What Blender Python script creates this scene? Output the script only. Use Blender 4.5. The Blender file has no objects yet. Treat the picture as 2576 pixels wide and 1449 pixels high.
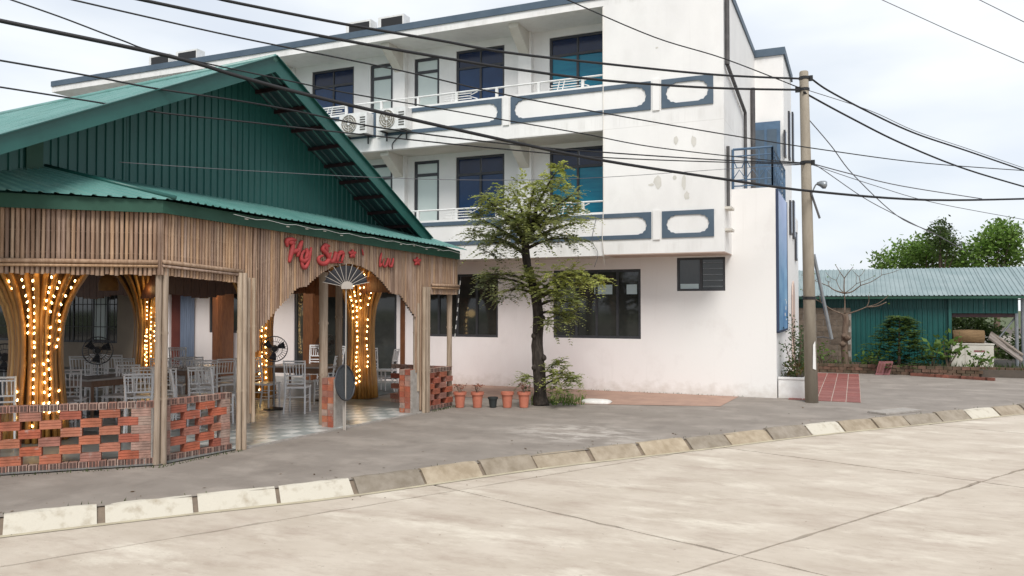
import bpy, bmesh, math, random
from mathutils import Vector, Matrix
random.seed(7)
rnd = random.random
def uni(a, b): return a + (b - a) * random.random()
sc = bpy.context.scene
COL = sc.collection

# ------------------------------------------------------------------ camera, sky, sun, exposure
FPX, CX, CY, EYE = 1990.0, 1288.0, 724.5, 1.95
YAW, PIT = math.radians(23.4), math.radians(1.3)
cam = bpy.data.cameras.new('camera'); camo = bpy.data.objects.new('camera', cam); COL.objects.link(camo)
cam.sensor_width = 36.0; cam.lens = 36.0 * FPX / 2576.0; cam.clip_end = 1500; cam.clip_start = 0.05
camo.location = (0, 0, EYE); camo.rotation_euler = (math.pi / 2 + PIT, 0, YAW)
sc.camera = camo
SUN_EL, SUN_AZ = math.radians(50), math.radians(-28)     # azimuth: towards -Y, a little to +X of the camera's back
sun = bpy.data.lights.new('sun', 'SUN'); sun.energy = 2.6; sun.angle = math.radians(24); sun.color = (1.0, 0.96, 0.9)
suno = bpy.data.objects.new('sun', sun); COL.objects.link(suno)
sdir = Vector((0.47 * math.cos(SUN_EL), -0.88 * math.cos(SUN_EL), math.sin(SUN_EL)))
suno.rotation_euler = sdir.to_track_quat('Z', 'Y').to_euler()
w = bpy.data.worlds.new('World'); sc.world = w; w.use_nodes = True
nt = w.node_tree; nt.nodes.clear()
def nn(t, ty, **k):
    n = t.nodes.new(ty)
    for a, b in k.items():
        if a in n.inputs: n.inputs[a].default_value = b
        else: setattr(n, a, b)
    return n
sky = nn(nt, 'ShaderNodeTexSky', sky_type='NISHITA', sun_disc=False, sun_elevation=SUN_EL, sun_rotation=math.atan2(sdir.x, sdir.y), air_density=1.0, dust_density=2.0)
tcw = nn(nt, 'ShaderNodeTexCoord'); mpw = nn(nt, 'ShaderNodeMapping'); mpw.inputs['Scale'].default_value = (1.4, 1.4, 4.5)
mpw.inputs['Location'].default_value = (0.3, 0.1, 0.4)
nzw = nn(nt, 'ShaderNodeTexNoise'); nzw.inputs['Scale'].default_value = 1.9; nzw.inputs['Detail'].default_value = 5; nzw.inputs['Roughness'].default_value = .5
rmw = nn(nt, 'ShaderNodeValToRGB'); rmw.color_ramp.elements[0].position = .34; rmw.color_ramp.elements[1].position = .62
rmw.color_ramp.elements[0].color = (.80, .80, .80, 1); rmw.color_ramp.elements[1].color = (1, 1, 1, 1)
nz2 = nn(nt, 'ShaderNodeTexNoise'); nz2.inputs['Scale'].default_value = 1.3; nz2.inputs['Detail'].default_value = 4
cloud = nn(nt, 'ShaderNodeMixRGB'); cloud.inputs[1].default_value = (7.0, 7.55, 8.4, 1); cloud.inputs[2].default_value = (8.9, 9.2, 9.35, 1)
mxw = nn(nt, 'ShaderNodeMixRGB'); bgw = nn(nt, 'ShaderNodeBackground'); bgw.inputs['Strength'].default_value = 0.1
ow = nn(nt, 'ShaderNodeOutputWorld')
l = nt.links.new
mrw = nn(nt, 'ShaderNodeMapRange'); mrw.inputs[1].default_value = .40; mrw.inputs[2].default_value = .60
l(tcw.outputs['Generated'], mpw.inputs['Vector']); l(mpw.outputs[0], nzw.inputs['Vector']); l(mpw.outputs[0], nz2.inputs['Vector'])
l(nzw.outputs['Fac'], rmw.inputs['Fac']); l(nz2.outputs['Fac'], mrw.inputs[0]); l(mrw.outputs[0], cloud.inputs[0])
l(rmw.outputs['Color'], mxw.inputs[0]); l(sky.outputs[0], mxw.inputs[1]); l(cloud.outputs[0], mxw.inputs[2])
l(mxw.outputs[0], bgw.inputs['Color']); l(bgw.outputs[0], ow.inputs['Surface'])
sc.view_settings.view_transform = 'Standard'; sc.view_settings.look = 'None'; sc.view_settings.gamma = 1
sc.view_settings.use_curve_mapping = False; sc.view_settings.exposure = 0.27
sc.render.engine = 'CYCLES'; sc.cycles.use_denoising = True; sc.cycles.max_bounces = 7; sc.cycles.diffuse_bounces = 4
sc.cycles.sample_clamp_indirect = 4.0

# ------------------------------------------------------------------ survey: sight lines of the photograph meeting real planes
fw = Vector((-math.sin(YAW) * math.cos(PIT), math.cos(YAW) * math.cos(PIT), math.sin(PIT)))
rt = Vector((math.cos(YAW), math.sin(YAW), 0)); upv = rt.cross(fw); EYEP = Vector((0, 0, EYE))
def ray(x, y): return fw + rt * ((x - CX) / FPX) - upv * ((y - CY) / FPX)
def atZ(x, y, z=0.0): d = ray(x, y); return EYEP + d * ((z - EYE) / d.z)
def atY(x, y, Y): d = ray(x, y); return EYEP + d * (Y / d.y)
def atX(x, y, X): d = ray(x, y); return EYEP + d * (X / d.x)
def atPlane(x, y, p, n): d = ray(x, y); return EYEP + d * ((p - EYEP).dot(n) / d.dot(n))
# street front of the pavilion: u runs along it away from the camera, v points out to the street
PO = Vector((-7.87, 7.21, 0)); an = math.atan2(.62, 6.47)
PU = Vector((math.sin(an), math.cos(an), 0)); PV = Vector((math.cos(an), -math.sin(an), 0))
QU = Vector((-.722, -.692, 0)).normalized(); QV = Vector((-QU.y, QU.x, 0))
if QV.dot(Vector((1, -1, 0))) < 0: QV = -QV
def pv(u, v, z): return PO + PU * u + PV * v + Vector((0, 0, z))
def qv(u, v, z): return PO + QU * u + QV * v + Vector((0, 0, z))
def atV(x, y, v): return atPlane(x, y, PO + PV * v, PV)

# ------------------------------------------------------------------ mesh helpers
BASE = {}
class MB:
    def __init__(s): s.v = []; s.f = []
    def add(s, vs, fs):
        n = len(s.v); s.v += [tuple(p) for p in vs]; s.f += [tuple(i + n for i in f) for f in fs]; return s
    def bx(s, x0, x1, y0, y1, z0, z1):
        return s.ob(Vector((x0, y0, z0)), Vector((x1 - x0, 0, 0)), Vector((0, y1 - y0, 0)), Vector((0, 0, z1 - z0)))
    def ob(s, o, a, b, c):
        o = Vector(o); vs = [o, o + a, o + a + b, o + b, o + c, o + a + c, o + a + b + c, o + b + c]
        return s.add(vs, [(0, 3, 2, 1), (4, 5, 6, 7), (0, 1, 5, 4), (1, 2, 6, 5), (2, 3, 7, 6), (3, 0, 4, 7)])
    def quad(s, a, b, c, d): return s.add([a, b, c, d], [(0, 1, 2, 3)])
    def prism(s, pts, ext):
        n = len(pts); pts = [Vector(p) for p in pts]; ext = Vector(ext)
        return s.add(pts + [p + ext for p in pts], [tuple(range(n))[::-1], tuple(range(n, 2 * n))] + [(i, (i + 1) % n, n + (i + 1) % n, n + i) for i in range(n)])
    def tube(s, pts, r, n=8, cap=True):
        pts = [Vector(p) for p in pts]
        if not isinstance(r, (list, tuple)): r = [r] * len(pts)
        vs = []; fs = []
        ref = None
        for i, p in enumerate(pts):
            t = (pts[min(i + 1, len(pts) - 1)] - pts[max(i - 1, 0)]).normalized()
            if ref is None:
                ref = Vector((1, 0, 0)) if abs(t.x) < .8 else Vector((0, 1, 0))
            a = (ref - t * ref.dot(t)).normalized(); ref = a; b = t.cross(a)
            for k in range(n):
                q = 2 * math.pi * k / n; vs.append(p + (a * math.cos(q) + b * math.sin(q)) * r[i])
        for i in range(len(pts) - 1):
            for k in range(n):
                fs.append((i * n + k, i * n + (k + 1) % n, (i + 1) * n + (k + 1) % n, (i + 1) * n + k))
        if cap: fs.append(tuple(range(n))[::-1]); m = (len(pts) - 1) * n; fs.append(tuple(range(m, m + n)))
        return s.add(vs, fs)
    def lathe(s, c, prof, n=16):
        c = Vector(c); vs = []; fs = []
        for r, z in prof:
            for k in range(n):
                q = 2 * math.pi * k / n; vs.append(c + Vector((r * math.cos(q), r * math.sin(q), z)))
        for i in range(len(prof) - 1):
            for k in range(n):
                fs.append((i * n + k, i * n + (k + 1) % n, (i + 1) * n + (k + 1) % n, (i + 1) * n + k))
        return s.add(vs, fs)
    def mesh(s, name, m=None, smooth=False, base=None):
        me = bpy.data.meshes.new(name); b = base or Vector((0, 0, 0))
        me.from_pydata([(p[0] - b.x, p[1] - b.y, p[2] - b.z) for p in s.v], [], s.f)
        if smooth: me.polygons.foreach_set('use_smooth', [True] * len(me.polygons))
        if m: me.materials.append(m)
        me.update(); return me
    def build(s, name, m, parent=None, smooth=False, **pr):
        b = BASE.get(parent.name, Vector((0, 0, 0))) if parent else Vector((0, 0, 0))
        return inst(name, s.mesh(name, m, smooth, b), parent, **pr)
def inst(name, me, parent=None, loc=None, rot=None, **pr):
    o = bpy.data.objects.new(name, me); COL.objects.link(o)
    if parent:
        o.parent = parent; BASE[o.name] = BASE.get(parent.name, Vector((0, 0, 0)))
    if loc is not None: o.location = loc
    if rot is not None: o.rotation_euler = rot
    for k, v_ in pr.items(): o[k] = v_
    return o
def thing(name, label, cat, loc=(0, 0, 0), group=None, **k):
    o = bpy.data.objects.new(name, None); COL.objects.link(o); o.location = loc; o['label'] = label; o['category'] = cat
    o.empty_display_size = .1
    if group: o['group'] = group
    BASE[o.name] = Vector(loc); return o
def tag(o, label, cat, group=None):
    o['label'] = label; o['category'] = cat
    if group: o['group'] = group
    return o
def struct(o): o['kind'] = 'structure'; return o

# ------------------------------------------------------------------ materials
def mat(name, col, rough=.7, metal=0.0, var=None, scale=6.0, vscale=(1, 1, 1), detail=6, spec=.4, bump=0.0, bscale=40.0, rand=None, emit=None, coat=0.0, noisepos=(.35, .65), trans=0.0):
    m = bpy.data.materials.new(name); m.use_nodes = True; t = m.node_tree; p = t.nodes['Principled BSDF']
    p.inputs['Roughness'].default_value = rough; p.inputs['Metallic'].default_value = metal; p.inputs['Specular IOR Level'].default_value = spec
    p.inputs['Base Color'].default_value = (*col, 1); p.inputs['Coat Weight'].default_value = coat
    tc = nn(t, 'ShaderNodeTexCoord'); mp = nn(t, 'ShaderNodeMapping'); mp.inputs['Scale'].default_value = vscale
    geo = nn(t, 'ShaderNodeNewGeometry'); t.links.new(geo.outputs['Position'], mp.inputs['Vector'])
    cur = None
    if var:
        nz = nn(t, 'ShaderNodeTexNoise'); nz.inputs['Scale'].default_value = scale; nz.inputs['Detail'].default_value = detail; nz.inputs['Roughness'].default_value = .6
        t.links.new(mp.outputs[0], nz.inputs['Vector'])
        r = nn(t, 'ShaderNodeValToRGB'); r.color_ramp.elements[0].position = noisepos[0]; r.color_ramp.elements[1].position = noisepos[1]
        r.color_ramp.elements[0].color = (*col, 1); r.color_ramp.elements[1].color = (*var, 1)
        t.links.new(nz.outputs['Fac'], r.inputs['Fac']); cur = r.outputs['Color']
    if rand:
        oi = nn(t, 'ShaderNodeObjectInfo'); r2 = nn(t, 'ShaderNodeValToRGB'); cr = r2.color_ramp
        cr.interpolation = 'LINEAR'
        for i, c in enumerate(rand):
            pos = i / max(1, len(rand) - 1)
            e = cr.elements[i] if i < 2 else cr.elements.new(pos)
            e.position = pos; e.color = (*c, 1)
        t.links.new(oi.outputs['Random'], r2.inputs['Fac'])
        if cur:
            mx = nn(t, 'ShaderNodeMixRGB', blend_type='MULTIPLY'); mx.inputs[0].default_value = 1
            t.links.new(cur, mx.inputs[1]); t.links.new(r2.outputs['Color'], mx.inputs[2]); cur = mx.outputs[0]
        else: cur = r2.outputs['Color']
    if cur: t.links.new(cur, p.inputs['Base Color'])
    if bump:
        nb = nn(t, 'ShaderNodeTexNoise'); nb.inputs['Scale'].default_value = bscale; nb.inputs['Detail'].default_value = 5
        t.links.new(mp.outputs[0], nb.inputs['Vector']); bp = nn(t, 'ShaderNodeBump'); bp.inputs['Strength'].default_value = bump; bp.inputs['Distance'].default_value = .02
        t.links.new(nb.outputs['Fac'], bp.inputs['Height']); t.links.new(bp.outputs[0], p.inputs['Normal'])
    if emit:
        p.inputs['Emission Color'].default_value = (*emit[:3], 1); p.inputs['Emission Strength'].default_value = emit[3]
    return m
def addmix(m, fac_fn, col, blend='MIX'):
    """lay another colour over a material's base colour where fac_fn(t) says so"""
    t = m.node_tree; p = t.nodes['Principled BSDF']; mx = nn(t, 'ShaderNodeMixRGB', blend_type=blend); mx.inputs[2].default_value = (*col, 1)
    ln = p.inputs['Base Color'].links
    if ln: t.links.new(ln[0].from_socket, mx.inputs[1])
    else: mx.inputs[1].default_value = p.inputs['Base Color'].default_value
    t.links.new(fac_fn(t), mx.inputs[0]); t.links.new(mx.outputs[0], p.inputs['Base Color']); return m
def math_(t, op, a, b=None, c=None):
    n = nn(t, 'ShaderNodeMath', operation=op)
    for i, x in enumerate((a, b, c)):
        if x is None: continue
        if isinstance(x, (int, float)): n.inputs[i].default_value = x
        else: t.links.new(x, n.inputs[i])
    return n.outputs[0]
def noise_(t, scale, detail=5, vs=(1, 1, 1), rough=.6):
    g = nn(t, 'ShaderNodeNewGeometry'); mp = nn(t, 'ShaderNodeMapping'); mp.inputs['Scale'].default_value = vs
    t.links.new(g.outputs['Position'], mp.inputs['Vector']); z = nn(t, 'ShaderNodeTexNoise'); z.inputs['Scale'].default_value = scale; z.inputs['Detail'].default_value = detail
    z.inputs['Roughness'].default_value = rough; t.links.new(mp.outputs[0], z.inputs['Vector']); return z.outputs['Fac']
def maprange_(t, x, a, b, c=0., d=1.):
    n = nn(t, 'ShaderNodeMapRange'); t.links.new(x, n.inputs[0]); n.inputs[1].default_value = a; n.inputs[2].default_value = b; n.inputs[3].default_value = c; n.inputs[4].default_value = d
    return n.outputs[0]
def pos_(t, ax):
    g = nn(t, 'ShaderNodeNewGeometry'); s = nn(t, 'ShaderNodeSeparateXYZ'); t.links.new(g.outputs['Position'], s.inputs[0]); return s.outputs[ax]

M = {}
M['paint'] = mat('white_paint', (.80, .79, .775), .6, var=(.72, .71, .70), scale=.9, vscale=(1, 1, .5), bump=.08, bscale=25)
def dirt_base(t):
    z = pos_(t, 2); n = noise_(t, 5, 6, (1, 1, 1.2)); top = math_(t, 'MULTIPLY_ADD', n, .75, -.1)
    return math_(t, 'MULTIPLY', maprange_(t, math_(t, 'SUBTRACT', top, z), 0, .3), .42)
addmix(M['paint'], dirt_base, (.42, .37, .31))
def streaks(t):
    n = noise_(t, 7, 5, (1, 1, .05)); return math_(t, 'MULTIPLY', maprange_(t, n, .60, .85), .22)
addmix(M['paint'], streaks, (.50, .49, .46))
def ledge_runs(t):
    z = pos_(t, 2); n = noise_(t, 5, 5, (1, 1, .10)); f = None
    for a, b in ((5.78, 6.12), (3.05, 3.36), (6.55, 6.80), (3.80, 4.0), (8.5, 8.68)):
        k = maprange_(t, math_(t, 'ABSOLUTE', math_(t, 'SUBTRACT', z, (a + b) / 2)), (b - a) / 2, (b - a) / 6); f = k if f is None else math_(t, 'MAXIMUM', f, k)
    return math_(t, 'MULTIPLY', math_(t, 'MULTIPLY', f, maprange_(t, n, .48, .72)), .38)
addmix(M['paint'], ledge_runs, (.40, .385, .35))
def cold_joint(t):
    z = pos_(t, 2); w_ = math_(t, 'MULTIPLY', noise_(t, 2, 3), .05); return math_(t, 'MULTIPLY', maprange_(t, math_(t, 'ABSOLUTE', math_(t, 'SUBTRACT', math_(t, 'ADD', z, w_), 5.83)), .012, .003), .3)
addmix(M['paint'], cold_joint, (.42, .41, .38))
def smudge(t): return math_(t, 'MULTIPLY', maprange_(t, noise_(t, 1.6, 8, (1, 1, .7), .7), .54, .74), .30)
addmix(M['paint'], smudge, (.60, .585, .56))
M['pinkbounce'] = mat('bounce_tinted_paint', (.82, .765, .757), .6, var=(.76, .69, .685), scale=.7, vscale=(1, 1, .6), bump=.08, bscale=25)  # white paint with pink bounce light put into the tint, neutral towards the right
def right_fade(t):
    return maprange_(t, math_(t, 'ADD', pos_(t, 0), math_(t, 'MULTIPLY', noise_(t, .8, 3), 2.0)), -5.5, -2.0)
addmix(M['pinkbounce'], right_fade, (.79, .775, .76))
addmix(M['pinkbounce'], lambda t: math_(t, 'MULTIPLY', maprange_(t, noise_(t, 1.6, 8, (1, 1, .7), .7), .54, .74), .3), (.60, .55, .53))
addmix(M['pinkbounce'], dirt_base, (.42, .36, .30)); addmix(M['pinkbounce'], streaks, (.52, .48, .45))
M['ceilpaint'] = mat('soffit_paint', (.66, .63, .58), .75, var=(.55, .52, .46), scale=1.3)
M['brownpaint'] = mat('soffit_brown_paint', (.55, .43, .37), .75, var=(.47, .36, .31), scale=1.5)
M['slate'] = mat('slate_blue_paint', (.060, .092, .130), .55, var=(.08, .115, .155), scale=2.5)
M['frame'] = mat('grey_aluminium', (.045, .047, .055), .45, metal=.3, var=(.06, .06, .065), scale=5)
M['navyglass'] = mat('navy_glass', (.008, .032, .095), .16, spec=.35, var=(.014, .046, .125), scale=1.2)
M['skytealglass'] = mat('sky_tinted_teal_glass', (.004, .15, .25), .22, spec=.35, var=(.008, .20, .30), scale=2.0, vscale=(1, 1, 6))  # teal tint stands in for open sky mirrored in these panes
M['midnightglass'] = mat('midnight_glass', (.004, .012, .045), .12, spec=.4, var=(.006, .018, .06), scale=2)
M['darkglass'] = mat('dark_glass', (.018, .020, .019), .05, spec=.6, var=(.040, .042, .038), scale=1.5)
M['frosted'] = mat('frosted_glass', (.56, .64, .62), .35, spec=.4, var=(.62, .69, .67), scale=.8)
M['whitemetal'] = mat('white_enamel', (.74, .74, .74), .4, var=(.62, .62, .60), scale=8)
M['acgrille'] = mat('grey_grille', (.05, .05, .05), .6, var=(.11, .105, .09), scale=14)
M['acfan'] = mat('beige_fan_guard', (.20, .18, .145), .6, var=(.26, .24, .20), scale=14)
M['bluesteel'] = mat('blue_painted_steel', (.085, .15, .24), .5, var=(.06, .11, .18), scale=4)
M['pipe'] = mat('dark_pipe', (.05, .048, .05), .6, var=(.09, .085, .085), scale=5)
M['teal'] = mat('teal_sheet', (.011, .082, .074), .45, var=(.015, .098, .088), scale=1.3, spec=.45)
def rain_marks(t): return math_(t, 'MULTIPLY', maprange_(t, noise_(t, 3.5, 6, (1.2, 1.2, .09), .65), .52, .78), .35)
addmix(M['teal'], rain_marks, (.035, .115, .105))
def grime(t): return math_(t, 'MULTIPLY', maprange_(t, noise_(t, 2.2, 8, (1, 1, .6), .7), .55, .75), .4)
addmix(M['teal'], grime, (.012, .045, .042))
M['tealroof'] = mat('sunlit_faded_teal_sheet', (.075, .205, .185), .36, var=(.125, .27, .25), scale=1.5, vscale=(1, 1, 2), spec=.5)  # faded teal, made paler still for sun and sky sheen on the slopes
addmix(M['tealroof'], grime, (.20, .27, .24))
M['tealfascia'] = mat('teal_flashing', (.010, .072, .062), .42, var=(.014, .09, .078), scale=2, spec=.5)
M['greenfascia'] = mat('dark_green_board', (.010, .052, .032), .6, var=(.016, .07, .045), scale=3)
M['purlin'] = mat('red_oxide_steel', (.018, .010, .012), .6, var=(.045, .016, .018), scale=8)
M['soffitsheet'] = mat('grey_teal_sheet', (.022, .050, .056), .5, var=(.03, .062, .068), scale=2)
M['shedteal'] = mat('shed_teal_sheet', (.006, .074, .070), .45, var=(.010, .092, .086), scale=1.2, spec=.4)
M['zinc'] = mat('pale_blue_roof_sheet', (.18, .245, .255), .5, var=(.25, .31, .32), scale=1.2, vscale=(1, 1, 1), spec=.4)
M['bamboo'] = mat('weathered_bamboo', (1, 1, 1), .62, var=(.62, .55, .49), scale=4.5, vscale=(6, 6, .55), bump=.25, bscale=25,
    rand=[(.42, .28, .185), (.23, .155, .115), (.50, .36, .25), (.34, .225, .16), (.40, .295, .235), (.48, .315, .19), (.30, .21, .165)])
M['bamboopost'] = mat('grey_bamboo', (1, 1, 1), .6, var=(.66, .62, .58), scale=5, vscale=(6, 6, .5), bump=.2, bscale=25,
    rand=[(.42, .33, .25), (.34, .27, .21), (.48, .38, .28)])
M['cane'] = mat('varnished_cane', (1, 1, 1), .35, var=(.6, .52, .4), scale=4, vscale=(6, 6, .6), rand=[(.60, .31, .08), (.42, .20, .05), (.66, .38, .12)], spec=.5)
M['canecore'] = mat('cane_core', (.10, .045, .014), .7)
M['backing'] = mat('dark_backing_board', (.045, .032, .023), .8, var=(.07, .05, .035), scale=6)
M['brownceil'] = mat('varnished_brown_boards', (.105, .036, .014), .5, var=(.17, .065, .024), scale=5, vscale=(6, 6, 1))
M['brick'] = mat('hollow_brick', (1, 1, 1), .8, var=(.62, .66, .66), scale=7, detail=8, bump=.3, bscale=50, rand=[(.46, .125, .065), (.34, .10, .065), (.50, .17, .09), (.33, .16, .125), (.40, .105, .06)])
def mortar_smear(t): return math_(t, 'MULTIPLY', maprange_(t, noise_(t, 9, 6), .60, .72), .6)
addmix(M['brick'], mortar_smear, (.34, .31, .28))
M['brickdull'] = mat('mortared_brick', (1, 1, 1), .85, var=(.6, .62, .62), scale=9, detail=8, bump=.3, bscale=50, rand=[(.42, .20, .15), (.40, .30, .25), (.36, .17, .13), (.44, .33, .28)])
M['mossbrick'] = mat('mossy_brick', (1, 1, 1), .9, var=(.5, .55, .45), scale=5, rand=[(.15, .085, .06), (.11, .08, .055), (.19, .10, .075)])
M['edgebrick'] = mat('dull_red_brick', (1, 1, 1), .9, var=(.6, .6, .55), scale=6, rand=[(.24, .085, .06), (.18, .075, .055), (.28, .10, .07)])
M['hole'] = mat('brick_hole', (.10, .06, .05), .9)
M['mortar'] = mat('cement_mortar', (.27, .245, .22), .9, var=(.36, .33, .30), scale=12, bump=.4, bscale=60)
M['road'] = mat('pale_concrete', (.425, .365, .30), .85, var=(.50, .44, .37), scale=1.6, vscale=(.8, 1.3, 1), detail=10, bump=.12, bscale=60)
def road_streak(t):
    n = noise_(t, 1.5, 10, (.75, 1.7, 1), .70); return math_(t, 'MULTIPLY', maprange_(t, n, .50, .70), .62)
addmix(M['road'], road_streak, (.315, .247, .20))
def road_pale(t): return math_(t, 'MULTIPLY', maprange_(t, noise_(t, .95, 10, (.8, 1.8, 1), .72), .53, .68), .65)
addmix(M['road'], road_pale, (.66, .61, .52))
def road_grit(t): return math_(t, 'MULTIPLY', maprange_(t, noise_(t, 9, 8, (.7, 1.5, 1), .75), .52, .74), .38)
addmix(M['road'], road_grit, (.28, .225, .18))
def road_specks(t): return math_(t, 'MULTIPLY', maprange_(t, noise_(t, 17, 4), .70, .74), .6)
addmix(M['road'], road_specks, (.15, .11, .085))
M['walk'] = mat('grey_concrete', (.20, .173, .150), .85, var=(.245, .215, .188), scale=1.2, detail=8, bump=.15, bscale=50)
def walk_pale(t):
    n = noise_(t, 1.0, 7, (1, 1.5, 1), .65); return math_(t, 'MULTIPLY', maprange_(t, n, .48, .64), .7)
addmix(M['walk'], walk_pale, (.31, .272, .238))
def walk_dark(t): return math_(t, 'MULTIPLY', maprange_(t, noise_(t, 2.3, 6, (1, .6, 1)), .54, .72), .45)
addmix(M['walk'], walk_dark, (.145, .124, .108))
def walk_specks(t): return math_(t, 'MULTIPLY', maprange_(t, noise_(t, 26, 3), .67, .72), .5)
addmix(M['walk'], walk_specks, (.12, .11, .10))
def walk_patch(t):
    dx = math_(t, 'DIVIDE', math_(t, 'SUBTRACT', pos_(t, 0), -3.9), 1.25); dy = math_(t, 'DIVIDE', math_(t, 'SUBTRACT', pos_(t, 1), 11.6), 1.0)
    d = math_(t, 'ADD', math_(t, 'MULTIPLY', dx, dx), math_(t, 'MULTIPLY', dy, dy))
    n = noise_(t, 2.2, 7, (1, 1.8, 1), .65)
    return math_(t, 'MULTIPLY', math_(t, 'MULTIPLY', maprange_(t, d, 1.2, .1), maprange_(t, n, .45, .58)), .85)
addmix(M['walk'], walk_patch, (.44, .40, .36))
M['kerb'] = mat('kerb_concrete', (1, 1, 1), .85, var=(.70, .67, .62), scale=6, detail=8, bump=.35, bscale=30, rand=[(.29, .25, .20), (.22, .19, .155), (.40, .33, .24), (.26, .225, .185)])
M['kerbwhite'] = mat('kerb_limewash', (.48, .445, .375), .85, var=(.32, .275, .21), scale=7, detail=8, bump=.35, bscale=30, noisepos=(.52, .75))
M['kerbjoint'] = mat('kerb_joint_mortar', (.20, .155, .115), .95, var=(.145, .115, .09), scale=8, bump=.4)
M['gutter'] = mat('cream_gutter', (.47, .42, .30), .85, var=(.36, .31, .23), scale=4)
M['dirt'] = mat('packed_dirt', (.10, .08, .065), .95, var=(.07, .06, .05), scale=3, bump=.4)
M['grassland'] = mat('rough_grass', (.05, .075, .025), .95, var=(.09, .10, .045), scale=.6)
M['terracotta'] = mat('terracotta_paving', (.38, .245, .185), .85, var=(.31, .20, .155), scale=3, bump=.15)
M['redtile'] = mat('red_paving_tile', (1, 1, 1), .65, var=(.8, .76, .74), scale=5, rand=[(.27, .085, .07), (.22, .07, .06), (.30, .115, .095)])
M['grout'] = mat('pale_grout', (.50, .42, .37), .9, var=(.36, .27, .23), scale=6)
M['tilelight'] = mat('pale_floor_tile', (.66, .66, .63), .3, var=(.40, .42, .41), scale=5, spec=.5)
M['tiledark'] = mat('slate_floor_tile', (.26, .29, .285), .3, var=(.33, .36, .35), scale=5, spec=.5)
M['floorbase'] = mat('interior_floor', (.20, .21, .205), .35, var=(.12, .13, .13), scale=4)
M['chair'] = mat('silver_white_chair', (.80, .79, .79), .35, var=(.72, .715, .72), scale=6, spec=.5)
M['chairdull'] = mat('grey_lacquer_chair', (.46, .43, .42), .4, var=(.36, .34, .335), scale=6)
M['wood'] = mat('brown_table_wood', (.16, .085, .05), .4, var=(.22, .12, .07), scale=4, vscale=(1, 6, 1))
M['tabletop'] = mat('pale_table_top', (.42, .38, .36), .25, var=(.36, .33, .31), scale=3)
M['black'] = mat('black_plastic', (.015, .015, .016), .45)
M['darkwire'] = mat('fan_cage_wire', (.06, .06, .065), .4, metal=.4)
M['cable'] = mat('black_cable', (.012, .012, .014), .6)
M['greycable'] = mat('grey_cable', (.10, .10, .11), .6)
M['pole'] = mat('pole_concrete', (.25, .215, .17), .85, var=(.32, .28, .225), scale=3, vscale=(3, 3, .6), bump=.3, bscale=35)
M['steel'] = mat('galvanised_steel', (.30, .32, .34), .4, metal=.6, var=(.24, .26, .28), scale=6)
M['red'] = mat('red_letter_paint', (.42, .048, .046), .65, var=(.30, .042, .042), scale=8)
M['pot'] = mat('terracotta_pot', (.50, .17, .105), .7, var=(.42, .14, .09), scale=9)
M['blackpot'] = mat('black_pot', (.025, .03, .03), .6)
M['soil'] = mat('potting_soil', (.05, .035, .025), .95)
M['bark'] = mat('dark_bark', (.030, .023, .019), .9, var=(.085, .068, .056), scale=9, vscale=(3, 3, .8), bump=1.0, bscale=14, noisepos=(.45, .75))
M['greybark'] = mat('grey_bark', (.17, .125, .095), .9, var=(.10, .065, .045), scale=6, vscale=(2, 2, .6), bump=.6, bscale=20)
def leafmat(n, c1, c2, c3=None):
    m = mat(n, c1, .55, var=c2, scale=3.0, spec=.3)
    t = m.node_tree; p = t.nodes['Principled BSDF']
    at = nn(t, 'ShaderNodeAttribute', attribute_name='tint'); mx = nn(t, 'ShaderNodeMixRGB', blend_type='MULTIPLY'); mx.inputs[0].default_value = 1
    t.links.new(p.inputs['Base Color'].links[0].from_socket, mx.inputs[1]); t.links.new(at.outputs['Color'], mx.inputs[2]); t.links.new(mx.outputs[0], p.inputs['Base Color'])
    tr = nn(t, 'ShaderNodeBsdfTranslucent'); t.links.new(mx.outputs[0], tr.inputs['Color']); ms = nn(t, 'ShaderNodeMixShader'); ms.inputs[0].default_value = .42
    o = t.nodes['Material Output']; t.links.new(p.outputs[0], ms.inputs[1]); t.links.new(tr.outputs[0], ms.inputs[2]); t.links.new(ms.outputs[0], o.inputs['Surface']); return m
M['leaf'] = leafmat('feathery_leaf', (.31, .325, .135), (.21, .25, .095))
M['deadleaf'] = leafmat('dead_leaf', (.16, .10, .05), (.10, .07, .035))
M['leafdark'] = leafmat('dark_leaf', (.06, .10, .03), (.09, .135, .035))
M['leafbright'] = leafmat('bright_leaf', (.09, .17, .03), (.13, .20, .045))
M['sack'] = mat('white_sack', (.70, .69, .66), .8, var=(.58, .56, .53), scale=8, bump=.4, bscale=20)
M['blockwall'] = mat('grey_block', (1, 1, 1), .9, var=(.65, .64, .62), scale=8, bump=.4, rand=[(.19, .15, .115), (.15, .115, .09), (.23, .185, .145)])
M['paleblock'] = mat('white_cabinet_paint', (.58, .56, .50), .6, var=(.50, .47, .41), scale=4)
M['mat_roll'] = mat('rolled_reed_mat', (.22, .14, .07), .85, var=(.14, .085, .04), scale=12, vscale=(.4, 4, 4), bump=.5)
M['plank'] = mat('grey_plank', (1, 1, 1), .8, var=(.7, .68, .66), scale=6, rand=[(.26, .22, .19), (.16, .13, .12), (.33, .29, .26)])
M['banner'] = mat('blue_banner_print', (.07, .20, .42), .5, var=(.22, .42, .62), scale=1.1, vscale=(1, 1, 1.4))
def ban2(t): return maprange_(t, math_(t, 'ADD', pos_(t, 2), math_(t, 'MULTIPLY', noise_(t, 3, 4), 1.0)), 3.0, 4.9, 0, .7)
addmix(M['banner'], ban2, (.50, .56, .82))
M['navyframe'] = mat('navy_frame', (.03, .045, .09), .5)
M['stain'] = mat('filler_patch', (.56, .545, .50), .8, var=(.62, .60, .56), scale=6)
M['bulb'] = mat('lit_bulb', (1, .75, .4), .4, emit=(1.0, .68, .27, 13.0))
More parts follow.
